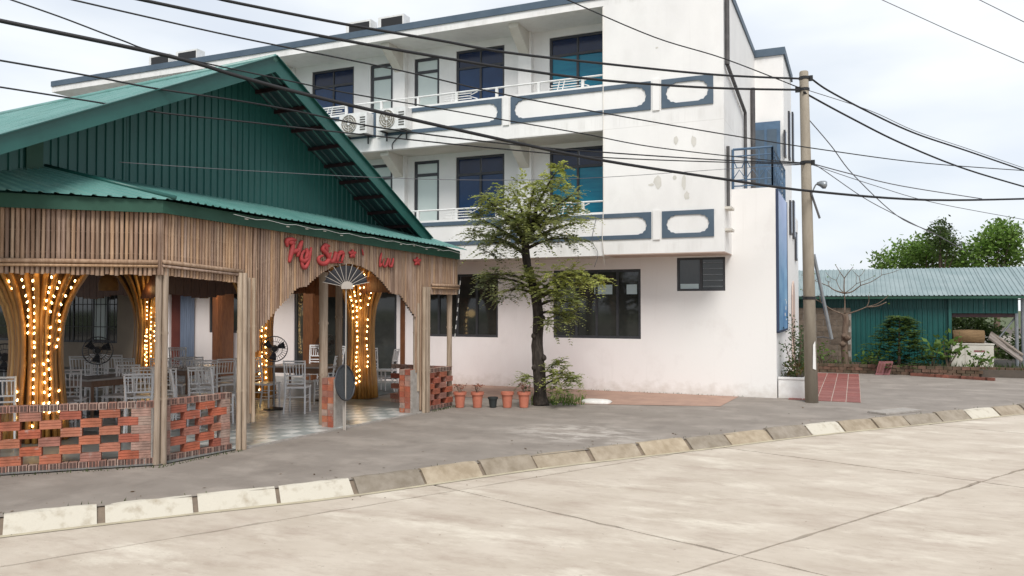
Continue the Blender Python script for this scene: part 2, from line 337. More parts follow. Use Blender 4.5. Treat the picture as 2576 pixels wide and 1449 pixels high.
M['bulbhot'] = mat('lit_ceiling_bulb', (1, .8, .5), .4, emit=(1.0, .7, .35, 25.0))
M['straw'] = mat('straw_shade', (.30, .15, .04), .7, var=(.22, .10, .03), scale=10)
M['fandark'] = mat('dark_fan_paper', (.022, .023, .028), .85, var=(.035, .035, .04), scale=6)
M['palewood'] = mat('pale_rib_wood', (.40, .36, .32), .6)
M['tray'] = mat('dark_woven_tray', (.03, .035, .04), .6, var=(.05, .055, .06), scale=30)
M['curtain'] = mat('grey_blue_curtain', (.11, .14, .20), .8, var=(.16, .20, .28), scale=3, vscale=(6, 1, .3))
M['darkred'] = mat('dark_red_door', (.10, .022, .016), .5, var=(.14, .035, .024), scale=2)
M['beige'] = mat('shaded_beige_paint', (.30, .24, .18), .7, var=(.24, .19, .145), scale=1)  # beige wall colour darkened to hold the deep shade under the pavilion
M['rose'] = mat('rose_clay', (.24, .095, .095), .8, var=(.17, .065, .07), scale=8)
M['paper'] = mat('white_notice_paper', (.72, .71, .69), .7)
M['poster'] = mat('pale_cyan_card', (.45, .55, .58), .6)
M['petal'] = mat('dull_red_flower', (.32, .07, .05), .7, var=(.16, .10, .05), scale=30)

# ------------------------------------------------------------------ ground, road, pavement, kerb
g = MB(); g.quad((-300, -300, -.20), (300, -300, -.20), (300, 400, -.20), (-300, 400, -.20))
struct(g.build('ground', M['grassland']))
KTOP = [(-13.6, -3.6), (-9.9, 1.4), (-7.27, 4.88), (-6.47, 5.92), (-5.81, 6.72), (-5.24, 7.45), (-3.86, 9.62), (-2.40, 11.55), (-.62, 13.95), (1.31, 16.26), (3.06, 18.41), (6.6, 22.8), (12, 29.5), (30, 52)]
def kcurve(n=260):
    P_ = [Vector((x, y, 0)) for x, y in KTOP]; out = []
    for i in range(len(P_) - 1):
        p0 = P_[max(i - 1, 0)]; p1 = P_[i]; p2 = P_[i + 1]; p3 = P_[min(i + 2, len(P_) - 1)]
        k = max(2, int((p2 - p1).length / .12))
        for j in range(k):
            t = j / k; out.append(.5 * ((2 * p1) + (p2 - p0) * t + (2 * p0 - 5 * p1 + 4 * p2 - p3) * t * t + (3 * p1 - p0 - 3 * p2 + p3) * t ** 3))
    out.append(P_[-1]); return out
KC = kcurve()
def kside(i):
    t = (KC[min(i + 1, len(KC) - 1)] - KC[max(i - 1, 0)]).normalized(); return Vector((t.y, -t.x, 0))
wk = MB(); wk.add([p + Vector((0, 0, -.003)) for p in KC] + [(30, 60, -.003), (-45, 60, -.003), (-45, -3.6, -.003)], [tuple(range(len(KC) + 3))])
struct(wk.build('pavement', M['walk']))
rd = MB(); rd.quad((-60, -60, -.165), (60, -60, -.165), (60, 90, -.165), (-60, 90, -.165)); road = struct(rd.build('road', M['dirt']))
# concrete slabs of the road, laid along the kerb
J0 = atZ(1862, 1398, -.14); ja = (atZ(2300, 1264, -.14) - J0).normalized(); jb = (J0 - atZ(1250, 1256, -.14)).normalized()
for i in range(-5, 5):
    for j in range(-4, 4):
        L1, L2, gp = 4.6, 3.45, .007
        a0 = J0 + ja * (i * L1 + gp) + jb * (j * L2 + gp); mb = MB(); N1 = 14; N2 = 10
        a1, b1 = ja * (L1 - 2 * gp), jb * (L2 - 2 * gp)
        ring = []
        for s, (p, q) in enumerate(((a0, a0 + a1), (a0 + a1, a0 + a1 + b1), (a0 + a1 + b1, a0 + b1), (a0 + b1, a0))):
            for k in range(24):
                c = p.lerp(q, k / 24); nrm = Vector(((q - p).y, -(q - p).x, 0)).normalized(); ring.append(c + nrm * (uni(0, .012) if rnd() < .75 else uni(.005, .034)))
        if min((c - Vector((0, 6, 0))).length for c in ring) > 26: continue
        for r in ring: r.z = -.14 + uni(-.001, .001)
        n = len(ring); mb.add(ring + [r + Vector((0, 0, -.03)) for r in ring], [tuple(range(n))] + [(k, n + k, n + (k + 1) % n, (k + 1) % n) for k in range(n)])
        o = mb.build('concrete_slab', M['road'], road)
        for f in o.data.polygons[:1]:
            if f.normal.z < 0: o.data.flip_normals()
# kerb stones
kerb = struct(MB().add([p + kside(i) * a + Vector((0, 0, z)) for i, p in enumerate(KC) for a, z in ((-.085, -.006), (-.018, -.012), (.134, -.142))], [(3 * i + k, 3 * i + 1 + k, 3 * i + 4 + k, 3 * i + 3 + k) for i in range(len(KC) - 1) for k in (0, 1)]).build('kerb', M['kerbjoint']))
gl = MB().add([p + kside(i) * a + Vector((0, 0, -.135)) for i, p in enumerate(KC) for a in (.14, .235)], [(2 * i, 2 * i + 1, 2 * i + 3, 2 * i + 2) for i in range(len(KC) - 1)])
gl.build('gutter_strip', M['gutter'], kerb)
arc = [0.0]
for i in range(1, len(KC)): arc.append(arc[-1] + (KC[i] - KC[i - 1]).length)
def karc(s):
    for i in range(1, len(arc)):
        if arc[i] >= s:
            t = (s - arc[i - 1]) / (arc[i] - arc[i - 1]); return KC[i - 1].lerp(KC[i], t), kside(i)
    return KC[-1], kside(len(KC) - 1)
i0 = min(range(len(KC)), key=lambda i: (KC[i] - atZ(140, 1296)).length); s = arc[i0] - 4.3 * .86
while s < arc[-1] - 20:
    L = uni(.78, .92); gp = uni(.03, .075); mb = MB(); k = 5; rows = []
    dz = uni(-.008, .012); do = uni(-.012, .014)
    for j in range(k + 1):
        p, n = karc(s + (L - gp) * j / k); e = .02 if j in (0, k) else 0
        for a, z in ((-.075, -.12), (-.075, .004 - e * .3), (-.05, .010 - e * .3), (-.012, .010 - e * .3), (.012, -.006 - e * .2), (.158, -.138)):
            rows.append(p + n * (a + do * (a > -.05) + uni(-.006, .006) * (-.05 < a < .12)) + Vector((0, 0, z + (dz + uni(-.006, .006)) * (-.12 < z))))
    m_ = 6; fs = []
    for j in range(k):
        for q in range(m_ - 1): fs.append((j * m_ + q, j * m_ + q + 1, (j + 1) * m_ + q + 1, (j + 1) * m_ + q))
    fs += [tuple(range(m_))[::-1], tuple(range(k * m_, k * m_ + m_))]
    white = s < arc[i0] + 2.75 or (abs(s - arc[i0] - 10.6) < .5) or (rnd() < .08)
    mb.add(rows, fs).build('kerb_stone', M['kerbwhite'] if white else M['kerb'], kerb)
    s += L
# terracotta strip at the foot of the white building, red paving beyond the pole
tp = MB().add([(-10.2, 17.6, .003), (-2.3, 17.6, .003), atZ(1812, 1022, .003), atZ(1450, 1016, .003), (-6.6, 15.3, .003), (-10.2, 14.9, .003)], [(0, 1, 2, 3, 4, 5)])
pave = struct(tp.build('terracotta_path', M['terracotta']))
RX1 = atZ(2166, 1009).x; RX0 = RX1 - .28 * 5; RY0, RY1 = 17.45, 24.7
path = struct(MB().quad((RX0, RY0, .002), (RX1, RY0, .002), (RX1, RY1, .002), (RX0, RY1, .002)).build('red_path', M['grout']))
for i in range(5):
    for j in range(13):
        x0, y0 = RX0 + .28 * i, RY0 + .557 * j; dz = uni(0, .003)
        if x0 + .28 < -1.35: continue
        MB().bx(x0 + .009, x0 + .271, y0 + .02, y0 + .537, .0025, .009 + dz).build('red_tile', M['redtile'], path)

# ------------------------------------------------------------------ the white building
FY, BY = 17.6, 16.6
wb = thing('white_building', 'white three storey building with slate blue trim, balconies and dark framed windows', 'building', (-8, FY, 0))
def wall_holes(x0, x1, z0, z1, holes, Y, dep, mb):
    xs = sorted({x0, x1, *[h[0] for h in holes], *[h[1] for h in holes]}); zs = sorted({z0, z1, *[h[2] for h in holes], *[h[3] for h in holes]})
    for i in range(len(xs) - 1):
        for j in range(len(zs) - 1):
            cx, cz = (xs[i] + xs[i + 1]) / 2, (zs[j] + zs[j + 1]) / 2
            if any(h[0] < cx < h[1] and h[2] < cz < h[3] for h in holes): continue
            mb.quad((xs[i], Y, zs[j]), (xs[i + 1], Y, zs[j]), (xs[i + 1], Y, zs[j + 1]), (xs[i], Y, zs[j + 1]))
    for a, b, c, d in holes:
        mb.quad((a, Y, c), (a, Y, d), (a, Y + dep, d), (a, Y + dep, c)); mb.quad((b, Y, c), (b, Y + dep, c), (b, Y + dep, d), (b, Y, d))
        mb.quad((a, Y, d), (b, Y, d), (b, Y + dep, d), (a, Y + dep, d)); mb.quad((a, Y, c), (a, Y + dep, c), (b, Y + dep, c), (b, Y, c))
WIN2 = [(-17.6, -16.2, 'n'), (-13.59, -12.22, 'n'), (-9.15, -7.82, 'n'), (-6.64, -5.25, 't')]; DOOR2 = [(-15.6, -14.9), (-11.70, -11.01), (-10.36, -9.63)]
up = [(a, b, 6.55, 8.36) for a, b, c in WIN2] + [(a, b, 5.95, 8.31) for a, b in DOOR2] + [(a, b, 3.85, 5.68) for a, b, c in WIN2] + [(a, b, 3.25, 5.66) for a, b in DOOR2]
GW = [(-10.25, -7.99, 1.18, 2.74), (-6.55, -4.44, 1.20, 2.79), (-3.62, -2.57, 2.28, 3.02)]
gh = GW + [(-14.15, -10.87, .05, 2.75), (-18.75, -18.0, .05, 2.3), (-17.2, -15.85, 1.18, 2.72), (-26.6, -20.9, .80, 3.0)]
mb = MB(); wall_holes(-19.4, -1.52, 0, 3.05, gh[:-1], FY, .12, mb); mb.build('ground_floor_wall', M['pinkbounce'], wb)
mb = MB(); wall_holes(-30, -19.4, 0, 3.05, gh[-1:], FY, .12, mb); mb.build('shaded_left_wall', M['beige'], wb)  # left stretch of the ground floor wall, shade put into its beige
mb = MB(); wall_holes(-23, -2.43, 3.05, 8.53, up, FY, .12, mb); mb.build('upper_wall', M['paint'], wb)
mb = MB(); mb.bx(-22.6, -5.0, BY, FY, 3.05, 3.2); mb.build('balcony_slab', M['ceilpaint'], wb)
mb = MB(); mb.bx(-22.6, -5.0, BY + .002, FY, 5.80, 5.95); mb.build('balcony_slab', M['ceilpaint'], wb)
mb = MB(); mb.bx(-5.0, -2.43, BY + .004, FY, 3.052, 3.07); mb.build('soffit', M['brownpaint'], wb)
for z0, z1 in ((3.05, 4.0), (5.80, 6.80)):
    MB().bx(-22.6, -5.0, BY - .001, BY + .15, z0 - .005, z1).build('balcony_parapet', M['paint'], wb)
mb = MB(); mb.bx(-5.0, -2.43, BY, FY - .002, 3.07, 8.70); mb.build('corner_block', M['paint'], wb)
mb = MB(); mb.bx(-2.55, -2.43, FY, 22.2, 4.48, 8.70); mb.build('side_wall', M['paint'], wb)
mb = MB(); mb.bx(-22.64, -5.0, BY, FY + .3, 8.53, 8.70); mb.build('roof_slab', M['paint'], wb)
mb = MB(); mb.bx(-22.64, -2.40, BY - .03, FY + .3, 8.70, 8.86); mb.bx(-2.60, -2.40, FY + .3, 22.2, 8.70, 8.86); mb.build('roof_edge_band', M['slate'], wb)
MB().bx(-22.6, -2.6, FY + .3, 26, 8.5, 8.75).build('roof_deck', M['ceilpaint'], wb)
MB().bx(-23, -22.9, FY, 26, 3.05, 8.5).build('end_wall', M['paint'], wb)
# rear block and terrace
rx = atY(1970, 125, 22.2).x; RXT = -1.52
mb = MB(); mb.bx(-2.43, rx, 22.2, 25.0, 4.48, 8.68); mb.build('rear_block', M['paint'], wb)
MB().bx(-2.43, rx + .05, 22.15, 25.05, 8.68, 8.88).build('rear_roof_band', M['slate'], wb)
sh = [(18.6, 19.4, .4, 2.0)]
mb = MB(); mb.bx(-2.43, RXT, FY + .002, 22.2, 3.05, 4.48); mb.bx(-2.0, RXT - .001, FY + .003, 25.0, 0, 3.049); mb.bx(-2.0, RXT - .002, 22.2, 25.0, 3.049, 4.479); mb.build('terrace_block', M['pinkbounce'], wb)
d0 = atY(1891, 311, 22.2); d1 = atY(1963, 311, 22.2)
dr = MB().bx(d0.x, d1.x, 22.13, 22.19, 4.5, d0.z).build('terrace_door', M['bluesteel'], wb)
for a in (.12, .55):
    for b in (.1, .55): MB().bx(d0.x + (d1.x - d0.x) * a, d0.x + (d1.x - d0.x) * (a + .33), 22.11, 22.128, 4.5 + (d0.z - 4.5) * b, 4.5 + (d0.z - 4.5) * (b + .36)).build('door_panel', M['slate'], dr)
# terrace railing in blue steel
rl = MB(); zt = 5.35
fr0, fr1 = Vector((-2.40, FY + .05, 0)), Vector((-1.58, FY + .05, 0)); fe = Vector((-1.58, 20.8, 0))
for a, b in ((fr0, fr1), (fr1, fe)):
    for z in (4.55, 4.68, 5.2, zt): rl.tube([a + Vector((0, 0, z)), b + Vector((0, 0, z))], .028 if z == zt else .016, 6)
    n = 3 if a is fr0 else 7
    for i in range(n + 1):
        p = a.lerp(b, i / n); rl.tube([p + Vector((0, 0, 4.48)), p + Vector((0, 0, zt))], .028 if i in (0, n) else .014, 6)
        if i < n:
            q = a.lerp(b, (i + 1) / n); rl.tube([p + Vector((0, 0, 5.15)), p.lerp(q, .3) + Vector((0, 0, 4.95)), p.lerp(q, .7) + Vector((0, 0, 4.95)), q + Vector((0, 0, 5.15))], .012, 5)
            rl.tube([p + Vector((0, 0, 4.7)), p.lerp(q, .5) + Vector((0, 0, 4.9)), q + Vector((0, 0, 4.7))], .012, 5)
rl.build('terrace_railing', M['bluesteel'], wb)
# side wall: narrow windows, banner, arch
def sidewin(x, y0, y1, w):
    rx = RXT if y0 > 440 else globals()['rx']; p = atX(x, y0, rx); q = atX(x, y1, rx); f = MB().bx(rx + .002, rx + .05, p.y - w / 2, p.y + w / 2, q.z, p.z).build('side_window', M['frame'], wb)
    MB().bx(rx + .052, rx + .058, p.y - w / 2 + .05, p.y + w / 2 - .05, q.z + .05, p.z - .05).build('pane', M['navyglass'], f)
for x, y0, y1, w_ in ((1972, 330, 395, .35), (1983, 283, 400, .4), (1992, 285, 405, .4), (1986, 506, 590, .4), (1994, 506, 600, .4), (2000, 585, 655, .5)): sidewin(x, y0, y1, w_)
pa = atX(1993, 760, RXT); mb = MB(); pts = [(RXT + .01, pa.y + a, z) for a, z in ((-.35, .1), (.5, .1), (.5, 2.25), (.35, 2.5), (.08, 2.62), (-.2, 2.5), (-.35, 2.25))]
mb.prism(pts, (.03, 0, 0)); mb.build('arched_doorway', M['brownpaint'], wb)
# pipes on the corner
for pts, r in (([(-2.37, BY + .10, 8.65), (-2.37, BY + .10, 6.95)], .05), ([(-2.37, BY + .10, 6.95), (-2.37, 19.6, 6.60), (-2.37, 19.6, 4.5)], .04), ([(-2.37, 21.2, 7.6), (-2.37, 21.2, 4.5)], .06), ([(-2.37, BY + .12, 5.25), (-2.37, BY + .12, 4.0)], .035)):
    MB().tube(pts, r, 8).build('downpipe', M['pipe'], wb)
for z in (3.95, 3.5): MB().bx(-2.43, -2.30, BY + .05, BY + .5, z, z + .05).build('ledge', M['ceilpaint'], wb)
# slate blue panel frames on the parapets
def panel_frame(x0, x1, z0, z1, Y=BY):
    N = 48; outer, inner = [], []; bw = .095; cx, cz = (x0 + x1) / 2, (z0 + z1) / 2; hx, hz = (x1 - x0) / 2, (z1 - z0) / 2
    ix, iz = hx - bw, hz - bw * .95; R = min(.24, iz * .97); pi_ = []
    for sx, sz in ((1, 1), (-1, 1), (-1, -1), (1, -1)):
        arcp = [(math.cos(q) * R, math.sin(q) * R) for q in [math.pi / 2 * k / 6 for k in range(7)]]
        if sx * sz < 0: arcp = arcp[::-1]
        for i, (a, b) in enumerate(arcp):
            wob = 1 - .09 * (i % 2)
            pi_.append((sx * (ix - R + a * wob), sz * (iz - R + b * wob)))
    po_ = []
    for a, b in pi_:
        k = max(abs(a) / ix, abs(b) / iz)
        if abs(abs(a) - ix) < R * 1.05 and abs(abs(b) - iz) < R * 1.05:
            da, db = abs(a) - (ix - R), abs(b) - (iz - R)
            po_.append((math.copysign(hx, a) if da >= db else math.copysign(ix - R + (hx - ix + R) * min(1, da / max(db, 1e-6)), a), math.copysign(hz, b) if db >= da else math.copysign(iz - R + (hz - iz + R) * min(1, db / max(da, 1e-6)), b)))
        else: po_.append((a, b))
    n = len(pi_); V_ = []
    for d in (-.025, .002):
        V_ += [(cx + a, Y + d, cz + b) for a, b in po_] + [(cx + a, Y + d, cz + b) for a, b in pi_]
    fs = []
    for i in range(n):
        j = (i + 1) % n
        fs += [(i, j, n + j, n + i), (n + i, n + j, 3 * n + j, 3 * n + i), (2 * n + i, 2 * n + j, j, i)]
    MB().add(V_, fs).build('panel_frame', M['slate'], wb)
for z0, z1 in ((6.14, 6.75), (3.385, 3.95)):
    for a, b in ((-17.6, -14.35), (-14.1, -10.86), (-10.6, -7.44), (-7.21, -3.95), (-3.72, -2.64)): panel_frame(a, b, z0, z1)
    for x in (-10.73, -7.325, -3.835): MB().bx(x - .075, x + .075, BY - .03, BY - .003, z0 - .03, z1 + .03).build('panel_divider', M['paint'], wb)
# parapet rails
for zb, zt in ((4.0, 4.25), (6.80, 7.03)):
    mb = MB(); mb.tube([(-22.5, BY + .07, zt), (-5.0, BY + .07, zt)], .022, 6); x = -22.3
    while x < -5.05:
        mb.bx(x - .03, x + .03, BY + .05, BY + .10, zb, zt); x += 1.05
    for x0 in (-6.3, -9.0, -12.6, -15.8):
        for k in range(3): mb.tube([(x0 + .05 * k, BY + .07, zb + .06 + .06 * k), (x0 + .75 - .08 * (k % 2), BY + .07, zb + .06 + .06 * k)], .013, 5)
        mb.tube([(x0 + .2, BY + .07, zb), (x0 + .26, BY + .07, zt)], .014, 5); mb.tube([(x0 + .32, BY + .07, zb), (x0 + .38, BY + .07, zt)], .014, 5)
    for x0 in (-5.35, -8.1):
        mb.tube([(x0, BY + .07, zt - .03), (x0 - .22 + .0, BY + .07, (zb + zt) / 2), (x0, BY + .07, zb + .03)], .014, 5)
    mb.build('balcony_rail', M['whitemetal'], wb)
# pilasters with haunched beams under each soffit
for x in (-14.3, -10.72, -7.22):
    for zb, zs in ((3.2, 5.80), (5.95, 8.53)):
        p = MB().bx(x - .17, x + .17, FY - .16, FY - .002, zb, zs - .002).build('pilaster', M['paint'], wb)
        MB().prism([(x - .12, FY - .16, zs - .55), (x - .12, BY + .16, zs - .10), (x - .12, BY + .16, zs - .003), (x - .12, FY - .16, zs - .003)], (.24, 0, 0)).build('haunch', M['ceilpaint'], p)
# windows and doors
def window(x0, x1, z0, z1, Y, cols, transom=None, glass='navyglass', name='window', fr=.06, xs=None):
    f = MB(); fy0, fy1 = Y + .035, Y + .085
    f.bx(x0, x0 + fr, fy0, fy1, z0, z1); f.bx(x1 - fr, x1, fy0, fy1, z0, z1)
    f.bx(x0 + fr, x1 - fr, fy0, fy1, z1 - fr, z1); f.bx(x0 + fr, x1 - fr, fy0, fy1, z0, z0 + fr)
    top = z1 - fr
    if transom: f.bx(x0 + fr, x1 - fr, fy0, fy1, transom - fr / 2, transom + fr / 2); top = transom - fr / 2
    xs = xs or [x0 + fr + (x1 - x0 - 2 * fr) * i / cols for i in range(cols + 1)]
    for x in xs[1:-1]: f.bx(x - .028, x + .028, fy0 + .004, fy1 - .004, z0 + fr, top); 
    if transom:
        for x in xs[1:-1]: f.bx(x - .02, x + .02, fy0 + .004, fy1 - .004, transom + fr / 2, z1 - fr)
    fo = f.build(name, M['frame'], wb)
    for i in range(len(xs) - 1):
        a, b = xs[i] + (.028 if i else 0), xs[i + 1] - (.028 if i < len(xs) - 2 else 0)
        gy = Y + .06 + (.012 if i % 2 else 0)
        MB().bx(a, b, gy, gy + .008, z0 + fr, top).build('pane', M[glass], fo)
        if transom: MB().bx(a, b, Y + .06, Y + .068, transom + fr / 2, z1 - fr).build('transom_pane', M['midnightglass' if glass != 'frosted' else glass], fo)
    return fo
for zb, zt in ((6.55, 8.36), (3.85, 5.68)):
    for a, b, k in WIN2: window(a, b, zb, zt, FY, 2, zt - .45, 'skytealglass' if k == 't' else 'navyglass')
for zb, zt in ((5.95, 8.31), (3.25, 5.66)):
    for a, b in DOOR2: window(a, b, zb, zt, FY, 1, zt - .36, 'frosted', 'balcony_door', .075)
w1 = window(*GW[0], FY, 4, None, 'darkglass'); w2 = window(*GW[1], FY, 4, None, 'darkglass'); w3 = window(*GW[2], FY, 2, None, 'darkglass', fr=.05)
bars = MB()
for k in range(5): bars.tube([(-3.05, FY + .02, 2.38 + .13 * k), (-2.62, FY + .02, 2.38 + .13 * k)], .008, 5)
bars.build('window_bars', M['steel'], w3)
MB().bx(-3.55, -3.15, FY + .05, FY + .058, 2.33, 2.44).build('card', M['poster'], w3)
for a, b in ((-5.55, -5.12), (-4.78, -4.54)): MB().bx(a, b, FY + .05, FY + .058, 2.22, 2.44).build('card', M['poster'], w2)
# glass front under the pavilion roof: dark panes between grey green posts
window(-17.2, -15.85, 1.18, 2.72, FY, 2, None, 'darkglass')
gd = window(-14.15, -10.87, .05, 2.75, FY, 4, None, 'darkglass', 'glass_front', .08)
MB().bx(-18.75, -18.0, FY + .08, FY + .1, .05, 2.3).build('red_door', M['darkred'], wb)
cw = MB(); n = 14
cw.add([(-18.25 + .55 * i / n, FY - .06 - .03 * (i % 2), z) for i in range(n + 1) for z in (.08, 2.25)], [(2 * i, 2 * i + 2, 2 * i + 3, 2 * i + 1) for i in range(n)]); cw.build('door_curtain', M['curtain'], wb)
hw = window(-26.6, -20.9, .80, 3.0, FY, 5, None, 'darkglass', fr=.07, xs=[-26.53, -24.7, -22.9, -22.0, -21.4, -20.97])
hb = MB()
for k in range(12): hb.tube([(-23.2 + .2 * k, FY - .02, .8), (-23.2 + .2 * k, FY - .02, 3.0)], .012, 5)
for z in (1.3, 2.0, 2.6): hb.tube([(-26.5, FY - .025, z), (-20.95, FY - .025, z)], .014, 5)
hb.build('window_grille', M['black'], hw)
MB().bx(-21.95, -21.42, FY + .045, FY + .055, .9, 2.9).build('curtain', M['frosted'], hw)
# stains of filler on the corner block (flat, on the paint)
for x, y, a, b in ((1700, 353, .05, .10), (1745, 355, .06, .12), (1655, 458, .09, .14), (1720, 458, .05, .15), (1728, 492, .055, .09), (1697, 447, .04, .05), (1638, 465, .06, .03), (1652, 120, .03, .02)):
    p = atY(x, y, BY - .004); pts = [(p.x + a * math.cos(q) * uni(.75, 1.15), BY - .004, p.z + b * math.sin(q) * uni(.75, 1.2)) for q in [k * math.pi / 6 for k in range(12)]]
    MB().add(pts, [tuple(range(12))]).build('filler_patch', M['stain'], wb)

# ------------------------------------------------------------------ air conditioners
def ac_unit(label, x0, z0, Y, w_=.8, h=.52, dark=False, group=None):
    t = thing('air_conditioner', label, 'air conditioner', (x0, Y, z0), group)
    MB().bx(x0, x0 + w_, Y, Y + .3, z0, z0 + h).build('casing', M['whitemetal'], t)
    c = Vector((x0 + w_ * .36, Y - .012, z0 + h * .5)); r = h * .43
    if dark:
        MB().bx(x0 + .1, x0 + w_ - .04, Y - .012, Y - .001, z0 + .05, z0 + h - .05).build('coil', M['black'], t)
    else:
        disc = [(c.x + r * math.cos(q), c.y, c.z + r * math.sin(q)) for q in [k * math.pi / 12 for k in range(24)]]
        gr = MB().prism(disc, (0, .010, 0)).build('fan_grille', M['acfan'], t)
        rg = MB()
        for rr in (r, r * .75, r * .5): rg.tube([(c.x + rr * math.cos(q), c.y - .008, c.z + rr * math.sin(q)) for q in [k * math.pi / 10 for k in range(21)]], .007, 4)
        for k in range(8): rg.tube([(c.x, c.y - .01, c.z), (c.x + r * math.cos(k * .785), c.y - .01, c.z + r * math.sin(k * .785))], .005, 4)
        rg.build('guard_ring', M['whitemetal'], gr)
        MB().prism([(c.x + .035 * math.cos(q), c.y - .02, c.z + .035 * math.sin(q)) for q in [k * math.pi / 4 for k in range(8)]], (0, .01, 0)).build('hub', M['whitemetal'], gr)
        lv = MB()
        for k in range(6): lv.bx(x0 + w_ * .76, x0 + w_ - .04, Y - .008, Y - .001, z0 + .08 + .06 * k, z0 + .11 + .06 * k)
        lv.build('side_louvre', M['acgrille'], t)
    br = MB()
    for x in (x0 + .12, x0 + w_ - .12): br.bx(x - .02, x + .02, Y, Y + .28, z0 - .04, z0 - .002); br.ob(Vector((x - .015, Y + .24, z0 - .22)), Vector((.03, 0, 0)), Vector((0, .03, 0)), Vector((0, 0, .18)))
    br.build('bracket', M['black'], t); return t
ac_unit('air conditioner with pale fan hub hung on balcony front nearest the green gable', -11.72, 6.19, BY - .33)
ac_unit('air conditioner hung on balcony front, right one of the pair', -10.62, 6.21, BY - .33)
gr_ = 'air conditioners on the white roof edge'
for i, (x0, z, w_, lab) in enumerate(((-11.95, 8.87, .75, 'dark faced air conditioner on roof edge above the second balcony door'), (-10.98, 8.87, .75, 'largest dark faced air conditioner on the roof edge'),
        (-18.85, 8.87, .8, 'dark faced air conditioner at the far end of roof edge'), (-17.80, 8.87, .8, 'far roof edge air conditioner behind the gable, nearer of its pair'))):
    ac_unit(lab, x0, z, BY + .25, w_, .36, True, gr_)
# loose leads
def wire(name, pts, r, m, label=None, cat='cable', group=None, n=6, parent=None):
    o = MB().tube(pts, r, n, True).build(name, m, parent, smooth=True)
    if label: tag(o, label, cat, group)
    return o
def smooth(pts, k=6):
    P_ = [Vector(p) for p in pts]; out = []
    for i in range(len(P_) - 1):
        p0 = P_[max(i - 1, 0)]; p1 = P_[i]; p2 = P_[i + 1]; p3 = P_[min(i + 2, len(P_) - 1)]
        for j in range(k):
            t = j / k; out.append(.5 * ((2 * p1) + (p2 - p0) * t + (2 * p0 - 5 * p1 + 4 * p2 - p3) * t * t + (3 * p1 - p0 - 3 * p2 + p3) * t ** 3))
    out.append(P_[-1]); return out
wire('hanging_wire', [(-5.0, BY - .03, 8.5), (-5.0, BY - .03, 4.1), (-5.02, BY - .06, 3.4), (-4.98, BY - .04, 2.85)], .009, M['ceilpaint'], 'pale cable hanging down the balcony edge beside the teal windows', 'cable')
wire('hanging_wire', smooth([(-5.15, BY - .04, 3.9), (-5.25, BY - .06, 3.4), (-5.12, BY - .06, 3.1), (-5.2, BY - .05, 2.8)]), .006, M['greycable'], 'thin loose wire looping below the first balcony', 'cable')
wire('hanging_wire', smooth([(-10.1, BY - .03, 6.15), (-10.35, BY - .03, 5.95), (-10.37, BY - .03, 5.8)]), .012, M['cable'], 'black drain hose below the right balcony air conditioner', 'hose')

# ------------------------------------------------------------------ corrugated sheets
PROF = ((0, 0), (.30, 0), (.38, 1), (.62, 1), (.70, 0))
def corr(mb, T, E, n, N, pitch, length, amp):
    """ribbed sheet between edge T(s) and edge E(s), s in 0..1 along `length` metres; ribs run from T to E"""
    ss = []; k = int(math.ceil(length / pitch))
    for i in range(k):
        for a, h in PROF:
            s = (i + a) * pitch / length
            if s <= 1: ss.append((s, h))
    ss.append((1.0, 0)); vs = []
    for s, h in ss:
        vs += [T(s) + N * (h * amp), E(s) + N * (h * amp)]
    return mb.add(vs, [(2 * i, 2 * i + 1, 2 * i + 3, 2 * i + 2) for i in range(len(ss) - 1)])
def sheets(name, m, parent, T, E, N, length, pitch, amp, width=1.0):
    k = max(1, round(length / width))
    for i in range(k):
        a, b = i / k, (i + 1) / k; off = N * (.003 * (i % 2))
        mb = MB(); corr(mb, lambda s: T(a + (b - a) * s) + off, lambda s: E(a + (b - a) * s) + off, 0, N, pitch, length / k, amp); mb.build(name, m, parent)

# ------------------------------------------------------------------ the bamboo pavilion
pav = thing('bamboo_pavilion', 'restaurant pavilion with bamboo valance, arched opening and big green metal gable', 'pavilion', tuple(PO))
UA, ZA = 2.18, 5.65; UR, ZR = 6.28, 3.22; UL, ZL = -2.7, 3.24
def roofz(u): return ZA + (ZR - ZA) * (u - UA) / (UR - UA) if u > UA else ZA + (ZL - ZA) * (u - UA) / (UL - UA)
VF, VW, VB = -.30, -1.12, -13.5
nR = (PU * (ZA - ZR) + Vector((0, 0, UR - UA))).normalized(); nL = (PU * -(ZA - ZL) + Vector((0, 0, UA - UL))).normalized()
sheets('roof_sheet', M['tealroof'], pav, lambda s: pv(UA, VF + (VB - VF) * s, ZA), lambda s: pv(UR, VF + (VB - VF) * s, ZR), nR, VF - VB, .25, .03)
sheets('roof_sheet', M['tealroof'], pav, lambda s: pv(UA, VF + (VB - VF) * s, ZA), lambda s: pv(UL, VF + (VB - VF) * s, ZL), nL, VF - VB, .25, .03)
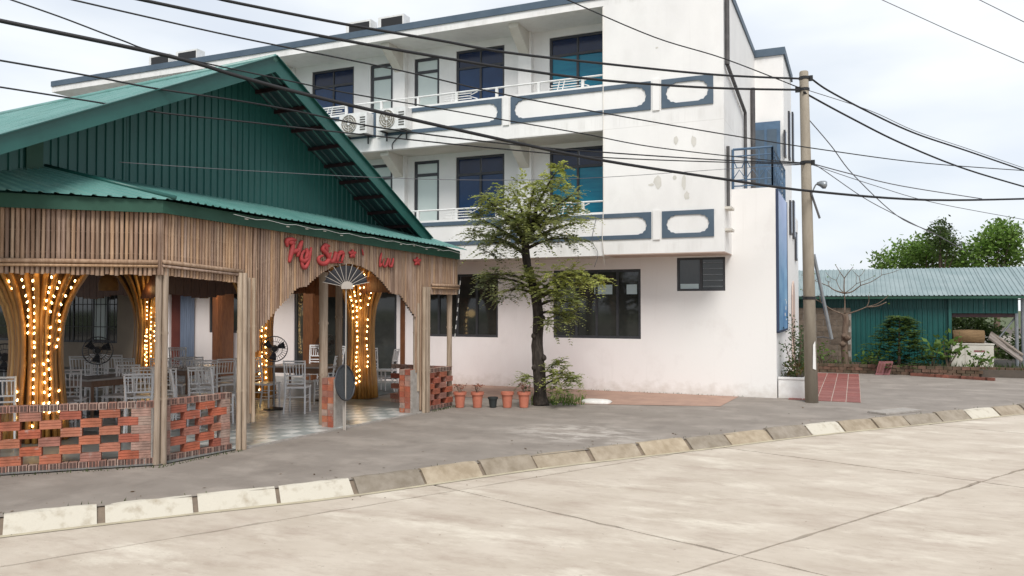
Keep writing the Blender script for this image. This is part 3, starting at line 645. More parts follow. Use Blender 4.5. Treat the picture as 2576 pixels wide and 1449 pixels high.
# soffit face of the sheets (dark underside), a second skin below
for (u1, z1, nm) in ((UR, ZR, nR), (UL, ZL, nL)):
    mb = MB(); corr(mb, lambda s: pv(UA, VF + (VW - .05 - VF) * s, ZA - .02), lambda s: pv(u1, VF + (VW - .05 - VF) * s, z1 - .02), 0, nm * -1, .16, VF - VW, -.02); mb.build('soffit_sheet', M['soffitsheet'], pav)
for (u1, z1) in ((UR, ZR), (UL, ZL)):
    L = math.hypot(u1 - UA, ZA - z1); k = int(L / .46)
    for i in range(1, k + 1):
        t = i / (k + .3); u = UA + (u1 - UA) * t; z = ZA + (z1 - ZA) * t
        MB().ob(pv(u - .022, VW + .02, z - .088), PU * .044, PV * (VF - VW - .06), Vector((0, 0, .055))).build('purlin', M['purlin'], pav)
    # rake fascia
    sg = 1 if u1 > UA else -1
    MB().prism([pv(UA, VF, ZA + .05), pv(u1, VF, z1 + .05), pv(u1, VF, z1 - .16), pv(UA, VF, ZA - .19)], PV * .025).build('rake_fascia', M['tealfascia'], pav)
    MB().prism([pv(UA, VF - .03, ZA + .058), pv(u1, VF - .03, z1 + .058), pv(u1, VF - .03, z1 + .045), pv(UA, VF - .03, ZA + .045)], PV * .10).build('rake_flashing', M['tealfascia'], pav)
MB().tube([pv(UA, VF + .03, ZA + .02), pv(UA, VB, ZA + .02)], .06, 8).build('ridge_cap', M['tealroof'], pav, smooth=True)
# gable wall
k = 9; u0g, u1g = UL + .12, UR - .12
for i in range(k):
    a = u0g + (u1g - u0g) * i / k; b = u0g + (u1g - u0g) * (i + 1) / k
    cuts = [a] + ([UA] if a < UA < b else []) + [b]
    mb = MB()
    for c, d in zip(cuts[:-1], cuts[1:]):
        corr(mb, lambda s: pv(c + (d - c) * s, VW + .004 * (i % 2), roofz(c + (d - c) * s) - .03), lambda s: pv(c + (d - c) * s, VW + .004 * (i % 2), 3.05 if d > -.9 else 3.5), 0, PV, .125, d - c, .019)
    mb.build('gable_sheet', M['teal'], pav)
for (u, w_, z1) in ((-1.0, .20, 4.02),):
    MB().ob(pv(u, VW + .035, 3.55), PU * w_, PV * .01, Vector((0, 0, z1 - 3.55))).build('gap_strip', M['greenfascia'], pav)
# lean-to awning over the front
def ztop(u): return 3.60 - .022 * (u - 1)
def zeave(u): return 3.245 - .031 * u
H0 = pv(-.75, VW, 3.64); E0 = pv(.03, .27, 3.245)
def aT(s): u = -.75 + (6.75 + .75) * s; return pv(u, VW, ztop(u))
def aE(s):
    u = -.75 + (6.75 + .75) * s
    if u < .03: return H0.lerp(E0, (u + .75) / .78)
    return pv(u, .27, zeave(u))
sheets('awning_sheet', M['tealroof'], pav, aT, aE, Vector((0, 0, 1)), 7.5, .115, .016)
T1 = pv(-2.7, VW - .9, 3.64); E1 = qv(2.9, .27, 3.27)
sheets('awning_sheet', M['tealroof'], pav, lambda s: H0.lerp(T1, s), lambda s: E0.lerp(E1, s), Vector((0, 0, 1)), 2.9, .15, .018)
wire('hip_cap', [H0 + Vector((0, 0, .02)), E0 + Vector((0, 0, .025))], .03, M['tealfascia'], parent=pav)
# dark green board under the eave
MB().prism([pv(-.055, .12, zeave(0) - .01), pv(6.62, .12, zeave(6.62) - .01), pv(6.62, .12, 2.86), pv(-.055, .12, 3.085)], PV * .03).build('eave_board', M['greenfascia'], pav)
MB().prism([qv(-.055, .12, 3.235), qv(2.9, .12, 3.26), qv(2.9, .12, 3.08), qv(-.055, .12, 3.085)], QV * .03).build('eave_board', M['greenfascia'], pav)
MB().prism([pv(6.62, .148, 3.02), pv(6.62, -1.1, 3.4), pv(6.62, -1.1, 2.9), pv(6.62, .148, 2.86)], PU * .03).build('eave_board', M['greenfascia'], pav)
# bamboo cladding
ARCH = [(1.26, .42), (1.50, .48), (1.501, 1.30), (1.60, 1.34), (1.601, 1.60), (1.84, 1.83), (2.27, 2.17), (2.36, 2.23), (2.50, 2.235), (2.65, 2.33), (2.82, 2.44), (3.10, 2.57), (3.46, 2.635), (3.80, 2.60), (4.07, 2.52), (4.35, 2.36), (4.61, 2.165), (4.84, 2.145), (5.07, 1.95), (5.31, 1.74), (5.315, .75), (5.45, .70), (5.451, .05), (5.74, .05), (5.741, 2.17), (6.7, 2.17)]
def zbot(u):
    if u < 1.26: return 2.33 - .07 * u / 1.26
    for (a, za), (b, zb_) in zip(ARCH[:-1], ARCH[1:]):
        if a <= u <= b: return za + (zb_ - za) * (u - a) / (b - a)
    return 2.17
def cane_mesh(n=7):
    mb = MB(); nodes = [0, .02]
    pts = []; rs = []
    for i in range(4):
        z = i / 3; pts += [(0, 0, max(0, z - .012)), (0, 0, min(1, z)), (0, 0, min(1, z + .012))] if 0 < i < 3 else [(0, 0, z)]
        rs += [.94, 1.12, .94] if 0 < i < 3 else [1.0]
    return mb.tube(pts, rs, n)
CANE = [cane_mesh().mesh('bamboo_pole', M['bamboo'], True) for _ in range(1)]
def pole_at(p, h, r, parent, name='bamboo_pole', me=None, tilt=.004):
    o = inst(name, me or CANE[0], parent, p - BASE[parent.name], (uni(-tilt, tilt), uni(-tilt, tilt), uni(0, 6.28))); o.scale = (r, r, h); return o
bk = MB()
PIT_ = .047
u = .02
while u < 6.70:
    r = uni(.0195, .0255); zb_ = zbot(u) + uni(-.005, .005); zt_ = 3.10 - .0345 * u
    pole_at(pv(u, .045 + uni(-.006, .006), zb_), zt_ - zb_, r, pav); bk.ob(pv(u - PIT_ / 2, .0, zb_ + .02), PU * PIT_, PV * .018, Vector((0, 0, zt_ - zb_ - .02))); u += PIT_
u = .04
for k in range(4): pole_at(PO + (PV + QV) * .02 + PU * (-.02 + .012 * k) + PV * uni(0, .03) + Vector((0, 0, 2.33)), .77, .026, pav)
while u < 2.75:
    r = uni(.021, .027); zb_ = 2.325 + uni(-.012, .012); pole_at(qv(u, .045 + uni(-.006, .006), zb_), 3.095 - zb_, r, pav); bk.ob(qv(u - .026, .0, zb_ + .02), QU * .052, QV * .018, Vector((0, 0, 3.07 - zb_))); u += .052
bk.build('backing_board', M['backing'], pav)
for a, b in ((pv(.0, .09, 2.49), pv(1.24, .09, 2.42)), (qv(.0, .09, 2.485), qv(2.8, .09, 2.47)), (pv(5.78, .09, 2.34), pv(6.7, .09, 2.34))):
    MB().tube([a, a.lerp(b, .33), a.lerp(b, .66), b], .028, 8).build('cross_rail', M['bamboo'], pav, smooth=True)
    MB().tube([a - Vector((0, 0, .05)), b - Vector((0, 0, .05))], .018, 7).build('cross_rail', M['bamboo'], pav, smooth=True)
# posts
def post(p, h, r, n=1):
    for i in range(n):
        q = p + PU * (i * r * 1.9) + PV * (.03 * (i % 2)); o = pole_at(q, h, r, pav, 'post', POSTM); 
POSTM = cane_mesh(9).mesh('post', M['bamboopost'], True)
b0 = atZ(393, 1170); post(Vector((b0.x, b0.y, 0)), 2.42, .04, 2)
b1 = pv(1.20, .09, 0); post(b1, 2.4, .036, 2); post(pv(1.32, .03, .34), 2.0, .028, 4)
post(pv(5.50, .10, 0), 2.3, .036, 3); post(pv(5.33, .02, .4), 1.6, .03, 3)
b3 = atZ(1130, 1020); post(Vector((b3.x, b3.y, 0)), 2.3, .055, 1)
b4 = pv(3.42, -.42, 0); post(b4, 2.5, .075, 1); post(pv(5.6, -2.0, 0), 2.6, .07, 1)
# unseen sheet roof over the far left passage, added to darken the wall below
sheets('passage_shade_sheet', M['teal'], pav, lambda s: Vector((-30 + 11.2 * s, 17.55, 3.32)), lambda s: Vector((-30 + 11.2 * s, 12.6, 3.10)), Vector((0, 0, 1)), 11.2, .2, .02)
# ceiling, inner beams
ck = MB(); ck.prism([pv(0, -.12, 3.0), pv(6.5, -.12, 3.0), pv(6.5, -19, 3.0), pv(-6, -19, 3.0), qv(9, -.12, 3.0)], (0, 0, .04)); ck.build('ceiling', M['brownceil'], pav)
v_ = -1.6
for vv in (-3.2, -6.4, -9.6, -12.8):
    MB().ob(pv(-1.0 + vv * .8, vv, 2.82), PU * (7.4 - vv * .8), PV * .12, Vector((0, 0, .17))).build('ceiling_beam', M['brownceil'], pav)
iu = -.6
bd = MB(); 
while iu > -17:
    pass_h = 2.18 + .05 * math.sin(iu * 3)
    MB().ob(pv(6.42, iu, pass_h), PU * .04, PV * -.27, Vector((0, 0, 2.99 - pass_h))).build('inner_valance_board', M['brownceil'], pav); iu -= .28
for (x, y, hgt, wd) in ((560, 945, 2.95, .40), (785, 955, 2.95, .34), (1016, 960, 2.95, .14), (548, 952, 2.9, .10)):
    p = atZ(x, y); MB().ob(p - PU * wd / 2 - PV * wd / 2, PU * wd, PV * wd, Vector((0, 0, hgt))).build('inner_column', M['brownceil'], pav)
# tiled floor
fl = struct(MB().add([qv(9, .05, .012), pv(0, .06, .012), pv(6.5, .06, .012), pv(6.5, -19, .012), pv(-6, -19, .012)], [(0, 1, 2, 3, 4)]).build('floor', M['floorbase']))
struct(MB().add([(-28, 13.6, .006), (-9.5, 13.6, .006), (-9.5, 17.6, .006), (-28, 17.6, .006)], [(0, 1, 2, 3)]).build('passage_floor', M['floorbase']))
TS = .26
def tile_mesh(m): return MB().prism([(0, 0, 0), (TS * .97, 0, 0), (TS * .97, TS * .97, 0), (0, TS * .97, 0)], (0, 0, .008)).mesh('floor_tile', m)
TM = [tile_mesh(M['tilelight']), tile_mesh(M['tiledark'])]
rotz = math.atan2(PU.y, PU.x)
for i in range(17):
    for j in range(17):
        p = pv(1.20 + i * TS, .05 - (j + 1) * TS + .0, .013); o = inst('floor_tile', TM[(i + j) % 2 if rnd() > .08 else 0], fl, p, (0, 0, rotz)); o.location = p + PV * TS; 
MB().prism([pv(1.25, .10, -.002), pv(5.55, .10, -.002), pv(5.55, .055, -.002), pv(1.25, .055, -.002)], (0, 0, .022)).build('floor_edging', M['mortar'], fl)

# ------------------------------------------------------------------ brickwork
def brick_mesh(m, L=.226, W=.095, H=.097):
    prof = [(0, 0), (W, 0), (W, H * .30), (W - .006, H * .33), (W - .006, H * .38), (W, H * .41), (W, H * .62), (W - .006, H * .65), (W - .006, H * .70), (W, H * .73), (W, H), (0, H), (0, H * .73), (.006, H * .70), (.006, H * .65), (0, H * .62), (0, H * .41), (.006, H * .38), (.006, H * .33), (0, H * .30)]
    return MB().prism([(0, y, z) for y, z in prof], (L, 0, 0)).mesh('brick', m)
BR = brick_mesh(M['brick']); BRD = brick_mesh(M['brickdull'])
def head_mesh(m):   # brick end with two round holes, lies across the wall
    mb = MB().bx(0, .092, 0, .11, 0, .078)
    return mb.mesh('brick', m)
BH = head_mesh(M['brickdull'])
HOLE = MB().bx(0, .028, 0, .004, 0, .03).mesh('hole', M['hole'])
def lattice_wall(p0, p1, label, height=.775, group='openwork brick walls of the pavilion', piers=(0, 0), top=True):
    d = (p1 - p0); L = d.length; d.normalize(); rz = math.atan2(d.y, d.x); nrm = Vector((-d.y, d.x, 0))
    t = thing('brick_wall', label, 'brick wall', tuple(p0), group)
    def put(me, s, z, off=0, jit=.004):
        q = p0 + d * s + nrm * (off + uni(-jit, jit)) + Vector((0, 0, z)); return inst('brick', me, t, q - p0, (0, 0, rz + uni(-.012, .012)))
    s = piers[0]; cs = [0.0]
    heads = [0.0] + ([height - .08] if top else [])
    for z in heads:
        s = 0
        while s < L - .05:
            o = put(BH, s, z + uni(0, .003)); s += .104
            for k in (0, 1):
                for kz in (0, 1):
                    h_ = inst('hole', HOLE, o, (.014 + .038 * k, -.0045, .012 + .034 * kz)); 
    rows = 6; ch = (height - .08 - .082) / rows
    for r in range(rows):
        z = .083 + ch * r; s = piers[0] + (0 if r % 2 else .21)
        if r % 2 == 0 and piers[0] < .01: put(BR, .0, z).scale = (.45, 1, 1)
        while s < L - piers[1] - .10:
            put(BR, s + uni(-.012, .012), z); s += .42
        for a, b in ((0, piers[0]), (L - piers[1], L)):
            q = a
            while q < b - .05: put(BRD, q, z, 0) .scale = (min(.22, b - q) / .226, 1, 1); q += .23
    mj = MB()
    for a, b in ((0, piers[0]), (L - piers[1], L)):
        if b > a: mj.ob(p0 + d * a + nrm * .012, d * (b - a), nrm * .08, Vector((0, 0, height - .03)))
    mj.ob(p0 + nrm * .01 + Vector((0, 0, -.01)), d * L, nrm * .10, Vector((0, 0, .012)))
    mj.build('mortar_bed', M['mortar'], t); return t
wl0 = atZ(-60, 1196); wl1 = atZ(383, 1168)
lattice_wall(Vector((wl0.x, wl0.y, 0)), Vector((wl1.x, wl1.y, 0)), 'long openwork red brick wall left of the pair of bamboo posts', piers=(0, .24))
a_ = atZ(410, 1163); b_ = atZ(578, 1132)
lattice_wall(Vector((a_.x, a_.y, 0)), Vector((b_.x, b_.y, 0)), 'short openwork red brick wall between the corner posts and the entrance', piers=(.10, .14))
a_ = pv(5.72, .03, 0); b_ = pv(6.58, .03, 0)
lattice_wall(a_, b_, 'openwork brick wall beside the flower pots at the far end of the pavilion', piers=(0, 0))
lattice_wall(pv(6.52, -.1, 0), pv(6.52, -1.35, 0), 'openwork brick wall turning inward at the far end of the pavilion', piers=(0, 0), top=True)
def pier(p, w_, h, label, dull=False):
    t = thing('brick_pier', label, 'brick pier', tuple(p), 'brick piers of the entrance'); k = int(h / .1)
    for i in range(k):
        for j in range(2):
            o = inst('brick', BRD if dull and rnd() < .25 else BR, t, PU * (-w_ / 2) + PV * (j * .12 - .12) + Vector((0, 0, .1 * i)) + PU * uni(-.006, .006), (0, 0, rotz)); o.scale = (w_ / .226, 1.2, 1)
            o.location += PV * .06
    MB().ob(p - PU * (w_ / 2 - .012) - PV * .11, PU * (w_ - .024), PV * .21, Vector((0, 0, k * .1 - .008))).build('mortar_core', M['mortar'], t)
    return t
pp = atZ(843, 1076); pp.z = 0; pier(pp, .24, .80, 'freestanding red brick pier with the round tray at the entrance', True)
p2 = pv(5.32, -.05, 0); pier(p2, .24, .80, 'mortared brick pier at the far side of the entrance arch', True)

# ------------------------------------------------------------------ things at the entrance
# folding fan ornament on a pole
fp = atV(869, 1068, .22); fp.z = 0
fan = thing('fan_ornament', 'dark folding fan ornament with pale ribs on a thin pole under the arch', 'fan ornament', tuple(fp))
hub = atV(869, 722, .22); MB().tube([fp, Vector((fp.x, fp.y, hub.z))], .009, 8).build('pole', M['palewood'], fan)
R_ = .34; segs = 10; fd = (rt * .96 + fw * .28).normalized()
def fpt(a, r, o=0): return hub + fd * (r * math.cos(a)) + Vector((0, 0, r * math.sin(a))) - PV * o * -1
for i in range(segs):
    a0 = math.radians(12 + 156 * i / segs); a1 = math.radians(12 + 156 * (i + 1) / segs); am = (a0 + a1) / 2
    mb = MB(); p = [fpt(a0, .07), fpt(a0, R_), fpt(am, R_ * .995, .025), fpt(am, .07, .008), fpt(a1, R_), fpt(a1, .07)]
    q = [x - PV * .004 for x in p]
    mb.add(p + q, [(0, 1, 2, 3), (3, 2, 4, 5), (6, 9, 8, 7), (9, 11, 10, 8)]).build('fan_leaf', M['fandark'], fan)
for i in range(segs + 1):
    a0 = math.radians(12 + 156 * i / segs); MB().tube([fpt(a0, 0, .012), fpt(a0, R_ + .03, .012)], .0052, 5).build('rib', M['palewood'], fan)
MB().prism([fpt(math.radians(-20 + 220 * i / 10), .09, .03) for i in range(11)], PV * .012).build('hub', M['palewood'], fan)
# round tray leaning on the pier
tc_ = atV(866, 963, .18); tn = (PV * .95 + PU * .15 + Vector((0, 0, .12))).normalized(); ta = Vector((0, 0, 1)).cross(tn).normalized(); tb = tn.cross(ta)
ty = thing('round_tray', 'dark round woven tray leaning against the brick pier', 'tray', tuple(tc_))
def ring(r, o): return [tc_ + (ta * math.cos(k * math.pi / 14) + tb * math.sin(k * math.pi / 14)) * r + tn * o for k in range(28)]
MB().prism(ring(.27, 0), tn * .012).build('base', M['tray'], ty)
MB().tube(ring(.275, .016) + ring(.275, .016)[:1], .014, 6).build('rim', M['frame'], ty, smooth=True)
MB().tube([tc_ - Vector((0, 0, .26)) - tn * .01, Vector((tc_.x, tc_.y, 0))], .02, 6).build('stand', M['palewood'], ty)
# red lettering
sg = thing('red_lettering', 'red brush lettering fixed to the bamboo valance over the arch', 'lettering', tuple(atV(870, 640, .09)))
def stroke(name, lines, r=.017):
    mb = MB()
    for ln in lines:
        pts = smooth([atV(697.6 + x * .1458, 590.3 + y * .1458, .088) for x, y in ln], 4); n = len(pts)
        mb.tube(pts, [r * (.55 + .75 * math.sin(math.pi * (i + .6) / (n + .2))) for i in range(n)], 6)
    mb.build(name, M['red'], sg, smooth=True)
stroke('letter', [[(175, 210), (165, 110), (230, 85), (320, 95)], [(245, 100), (265, 210), (235, 340), (205, 480)], [(215, 300), (300, 285), (380, 265)], [(430, 105), (395, 190), (360, 310), (345, 380)], [(190, 130), (300, 150)]], .031)
stroke('letter', [[(470, 270), (415, 350), (425, 450), (490, 440), (555, 340), (585, 220)], [(580, 250), (545, 420), (490, 550), (445, 560), (420, 470)], [(500, 235), (515, 330), (480, 420)]], .029)
stroke('letter', [[(900, 200), (830, 180), (780, 250), (850, 330), (890, 420), (820, 500), (730, 480), (715, 400), (790, 360)], [(820, 150), (860, 300)]], .031)
stroke('letter', [[(930, 310), (900, 410), (940, 470), (990, 400), (1010, 300), (985, 440), (1010, 470)]], .027)
stroke('letter', [[(1050, 330), (1030, 470)], [(1035, 400), (1085, 320), (1135, 325), (1110, 470)], [(1060, 310), (1140, 300)]], .027)
stroke('underline', [[(860, 480), (980, 478), (1140, 482)]], .012)
for cx_, cy_ in ((1295, 330), (2412, 460)):
    stroke('star', [[(cx_ + 62 * math.cos(a), cy_ + 75 * math.sin(a)), (cx_, cy_)] for a in [math.radians(-90 + 72 * k) for k in range(5)]], .024)
stroke('accent', [[(1462, 245), (1485, 360)]], .012)
stroke('letter', [[(1800, 310), (1775, 430), (1765, 555)], [(1765, 555), (1800, 500)]], .018)
stroke('letter', [[(1845, 410), (1825, 520), (1865, 550), (1900, 470), (1912, 400), (1898, 550)]], .018)
stroke('letter', [[(1950, 410), (1932, 520), (1965, 550), (1992, 470), (2000, 405), (1988, 560)]], .018)

# ------------------------------------------------------------------ flared bamboo columns with strings of bulbs
def flare(z, r0, H): return r0 * (1.12 - .28 * min(1, z / 1.1)) + (max(0, z - 1.45) / 1.35) ** 2 * .62 * (r0 / .36)
def column(px, py, r0, label, strands):
    p = atZ(px, py); p.z = .015; H = 2.95
    t = thing('bamboo_column', label, 'column', tuple(p), 'flared bamboo columns inside the pavilion'); n = 28
    zs = [0, .3, .7, 1.1, 1.45, 1.7, 1.95, 2.2, 2.45, 2.7, H]
    for k in range(n):
        a = 2 * math.pi * k / n + uni(-.04, .04); j = uni(-.02, .02); spread = uni(.82, 1.1)
        pts = [p + Vector((math.cos(a), math.sin(a), 0)) * (flare(z, r0, H) + j + (spread - 1) * max(0, z - 1.5) * .4) + Vector((0, 0, z)) for z in zs]
        MB().tube(pts, [.038 * (.95 + .1 * (i % 2)) for i in range(len(pts))], 6).build('cane', M['cane'], t, smooth=True)
    MB().lathe(p, [(flare(z, r0, H) - .05, z) for z in zs], 16).build('core', M['canecore'], t)
    sl = thing('string_lights', 'string of warm bulbs wound on ' + label, 'string lights', tuple(p), 'strings of bulbs on the columns')
    cam_a = math.atan2(-p.y, -p.x)
    for off, zl in strands:
        rr = []
        for z in zl:
            r = flare(z, r0, H) + .045; s_ = max(-.95, min(.95, off * (1 + .08 * math.sin(z * 9)))); a = cam_a + math.asin(s_)
            q = p + Vector((math.cos(a), math.sin(a), 0)) * r + Vector((0, 0, z)); rr.append(q)
            inst('bulb', BULB, sl, q - p, (uni(-.4, .4), uni(-.4, .4), 0))
            if len(rr) > 1: MB().tube(rr, .004, 4).build('lead', M['cable'], sl)
    for z in (.8, 1.7, 2.35):
        gl_ = bpy.data.lights.new('string_glow', 'POINT'); gl_.energy = 1.7; gl_.color = (1, .66, .28); gl_.shadow_soft_size = .12
        go_ = bpy.data.objects.new('string_glow', gl_); COL.objects.link(go_); go_.location = p + Vector((-p.x, -p.y, 0)).normalized() * (flare(z, r0, H) + .22) + Vector((0, 0, z))
    return t
bl = MB(); bl.lathe((0, 0, 0), [(.002, -.019), (.0095, -.012), (.0118, 0), (.007, .015), (.002, .021)], 7); BULB = bl.mesh('bulb', M['bulb'], True)
def rz_(a, b, st): 
    o = []; z = a
    while z < b: o.append(z + uni(-.025, .025)); z += st
    return o
column(90, 1108, .36, 'the big flared cane column behind the long brick wall', [(-.55, rz_(1.75, 2.35, .105)), (-.30, rz_(1.55, 2.35, .105)), (-.10, rz_(.25, .75, .11) + rz_(.80, 2.35, .105)), (.25, rz_(.45, 1.15, .13) + rz_(1.9, 2.35, .105)), (.42, rz_(.30, 1.7, .12) + rz_(1.85, 2.35, .105)), (.72, rz_(.30, .8, .13) + rz_(1.35, 2.35, .12)), (-.62, rz_(.25, .75, .12))])
column(368, 962, .30, 'the cane column behind the pair of bamboo posts', [(.0, rz_(.45, 1.45, .10) + rz_(1.6, 2.4, .11)), (.3, rz_(.45, 2.4, .11)), (.62, rz_(.5, 2.5, .115)), (-.12, rz_(.6, 1.3, .12)), (.85, rz_(1.2, 2.5, .12))])
column(652, 1004, .27, 'the slim cane column left of the standing fan', [(.15, rz_(.15, 1.05, .12) + rz_(1.3, 1.95, .11)), (.45, rz_(.3, 1.9, .13)), (.0, rz_(.2, .8, .16))])
column(908, 1001, .285, 'the cane column right of the folding fan ornament', [(-.30, rz_(.35, 2.6, .105)), (-.05, rz_(1.9, 2.6, .13)), (.42, rz_(.65, 1.2, .12) + rz_(1.25, 1.75, .13) + rz_(1.95, 2.6, .13)), (-.55, rz_(1.7, 2.2, .11)), (-.1, rz_(.35, .6, .12)), (.1, rz_(2.2, 2.6, .12))])
# ceiling lamp and straw shade
lp = atPlane(525, 716, pv(3.2, -8.5, 0), PV); lm = thing('ceiling_lamp', 'small lit bulb under the brown pavilion ceiling', 'lamp', tuple(lp))
MB().lathe(lp, [(.002, -.05), (.04, -.03), (.05, 0), (.03, .04), (.015, .07)], 10).build('bulb', M['bulbhot'], lm, smooth=True); MB().tube([lp + Vector((0, 0, .06)), Vector((lp.x, lp.y, 2.98))], .012, 6).build('cord', M['black'], lm)
pl_ = bpy.data.lights.new('ceiling_lamp_light', 'POINT'); pl_.energy = 14; pl_.color = (1, .72, .42); pl_.shadow_soft_size = .06; po = bpy.data.objects.new('ceiling_lamp_light', pl_); COL.objects.link(po); po.location = lp - Vector((0, 0, .12))
ls = atPlane(273, 712, pv(2.2, -7, 0), PV); st_ = thing('straw_lampshade', 'unlit straw lampshade hanging under the pavilion roof', 'lampshade', tuple(ls))
MB().lathe(ls, [(.19, -.16), (.20, -.02), (.15, .12), (.03, .2)], 14).build('shade', M['straw'], st_, smooth=True); MB().tube([ls + Vector((0, 0, .18)), Vector((ls.x, ls.y, 2.98))], .01, 5).build('cord', M['black'], st_)

# ------------------------------------------------------------------ chairs, tables, fans inside
def make_chair():
    t = thing('banquet_chair', '', 'chair')
    st = MB(); st.prism([(-.2, -.2, .455), (.2, -.2, .455), (.185, .2, .455), (-.185, .2, .455)], (0, 0, .035)); st.build('seat', M['chair'], t)
    for sx in (-1, 1):
        MB().tube([(sx * .185, -.185, 0), (sx * .18, -.18, .25), (sx * .178, -.178, .455)], [.014, .017, .018], 6).build('leg', M['chair'], t)
        MB().tube([(sx * .19, .245, 0), (sx * .178, .19, .3), (sx * .172, .182, .47), (sx * .176, .205, .72), (sx * .19, .25, .96)], [.014, .017, .019, .017, .013], 6).build('back_post', M['chair'], t)
    for z, y, x, r in ((.54, .187, .18, .013), (.60, .19, .18, .013), (.685, .20, .18, .013), (.90, .238, .18, .013), (.945, .25, .20, .015)): MB().tube([(-x, y, z), (x, y, z)], r, 5).build('back_rail', M['chair'], t)
    for k in range(6):
        x = -.135 + .054 * k; MB().tube([(x, .201, .685), (x * 1.04, .24, .90)], .0085, 5).build('spindle', M['chair'], t)
    for a, b in [((x, -.18, z), (x, .2, z)) for x in (-.183, .183) for z in (.20, .32)] + [((-.182, -.18, .26), (.182, -.18, .26)), ((-.182, .2, .3), (.182, .2, .3))]: MB().tube([a, b], .009, 5).build('stretcher', M['chair'], t)
    return t
chair0 = make_chair(); CH_USED = [False]; CHG = 'banquet chairs inside the pavilion'
def place_chair(px, py, z, rot, label):
    """px,py: where the chair's back (z about .95) or feet (z 0) stand in view"""
    p = atZ(px, py, z); p.z = .015
    if not CH_USED[0]: r = chair0; CH_USED[0] = True
    else:
        r = chair0.copy(); COL.objects.link(r)
        for ch in chair0.children:
            c = ch.copy(); COL.objects.link(c); c.parent = r
    r.location = p; r.rotation_euler = (0, 0, rot); r['label'] = label; r['group'] = CHG; r['category'] = 'chair'
R = math.radians
CH = [(748, 1040, 0, R(205), 'white chair with its back to the street, at the centre of the entrance'),
      (668, 1030, 0, R(98), 'white chair seen side on beside the slim lit column'),
      (822, 1018, 0, R(285), 'white chair just left of the brick pier with the tray'),
      (788, 968, 0, R(15), 'chair on the far side of the entrance table'),
      (836, 972, 0, R(330), 'chair behind the bamboo post of the folding fan'),
      (942, 985, 0, R(60), 'chair directly right of the lit column under the arch'),
      (972, 985, 0, R(285), 'chair nearest the inner openwork wall, seen side on'),
      (352, 942, .94, R(225), 'white chair backing onto the long brick wall beside the pair of posts'),
      (178, 932, .94, R(222), 'chair just right of the big lit column'),
      (212, 898, .94, R(215), 'chair behind the one beside the big lit column'),
      (244, 909, .94, R(230), 'chair in front of the round black fan at the back wall'),
      (302, 925, .94, R(20), 'chair facing the street left of the second lit column'),
      (297, 895, .94, R(205), 'far chair under the dark barred window'),
      (432, 928, .94, R(200), 'chair just right of the pair of posts, back turned'),
      (470, 930, .94, R(140), 'chair seen edge on above the short brick wall'),
      (527, 908, .94, R(212), 'chair left of the entrance posts, back turned'),
      (497, 900, .94, R(205), 'chair in the second row behind the short brick wall'),
      (447, 905, .94, R(20), 'chair in the second row behind the pair of posts'),
      (452, 876, .94, R(215), 'far chair in front of the dark red door'),
      (12, 950, .94, R(222), 'chair left of the big lit column at the edge of view'),
      (330, 903, .94, R(200), 'chair in the dark left of the second lit column, back turned'),
      (152, 938, .94, R(150), 'chair half hidden by the right side of the big lit column'),
      (415, 903, .94, R(210), 'far chair in the gap right of the pair of posts'),
      (545, 925, .94, R(170), 'nearest chair left of the entrance posts, turned sideways'),
      (270, 893, .94, R(190), 'farthest chair straight below the dark barred window'),
      (505, 925, .94, R(225), 'chair above the middle of the short brick wall'),
      (375, 925, .94, R(215), 'chair just visible left of the pair of posts'),
      (556, 905, .94, R(250), 'chair beside the entrance post, turned towards the brown column')]
for c in CH: place_chair(*c)
def table(px, py, lab, w_=1.3, d=.8, rot=0.0, round_=False):
    p = atZ(px, py, .76); p.z = .015; t = thing('dining_table', lab, 'table', tuple(p), 'dining tables inside the pavilion')
    ca, sa = Vector((math.cos(rot), math.sin(rot), 0)), Vector((-math.sin(rot), math.cos(rot), 0))
    if round_: MB().lathe(p, [(.001, .765), (w_ / 2, .765), (w_ / 2 + .01, .75), (w_ / 2, .735), (.001, .735)], 24).build('table_top', M['tabletop'], t)
    else: MB().ob(p - ca * w_ / 2 - sa * d / 2 + Vector((0, 0, .735)), ca * w_, sa * d, Vector((0, 0, .03))).build('table_top', M['tabletop'], t)
    for i in (-1, 1):
        for j in (-1, 1):
            q = p + ca * (i * w_ * .38) + sa * (j * d * .38); MB().tube([q, q + Vector((0, 0, .735))], .025, 6).build('leg', M['wood'], t)
    MB().ob(p - ca * w_ * .4 - sa * d * .4 + Vector((0, 0, .63)), ca * w_ * .8, sa * d * .8, Vector((0, 0, .10))).build('apron', M['wood'], t)
    return t
table(768, 921, 'table with chairs around it inside the entrance', 1.35, .8, 0.15)
table(262, 950, 'table between the two left lit columns', 1.0, .7, rotz)
table(488, 925, 'table behind the short brick wall', 1.0, .7, rotz)
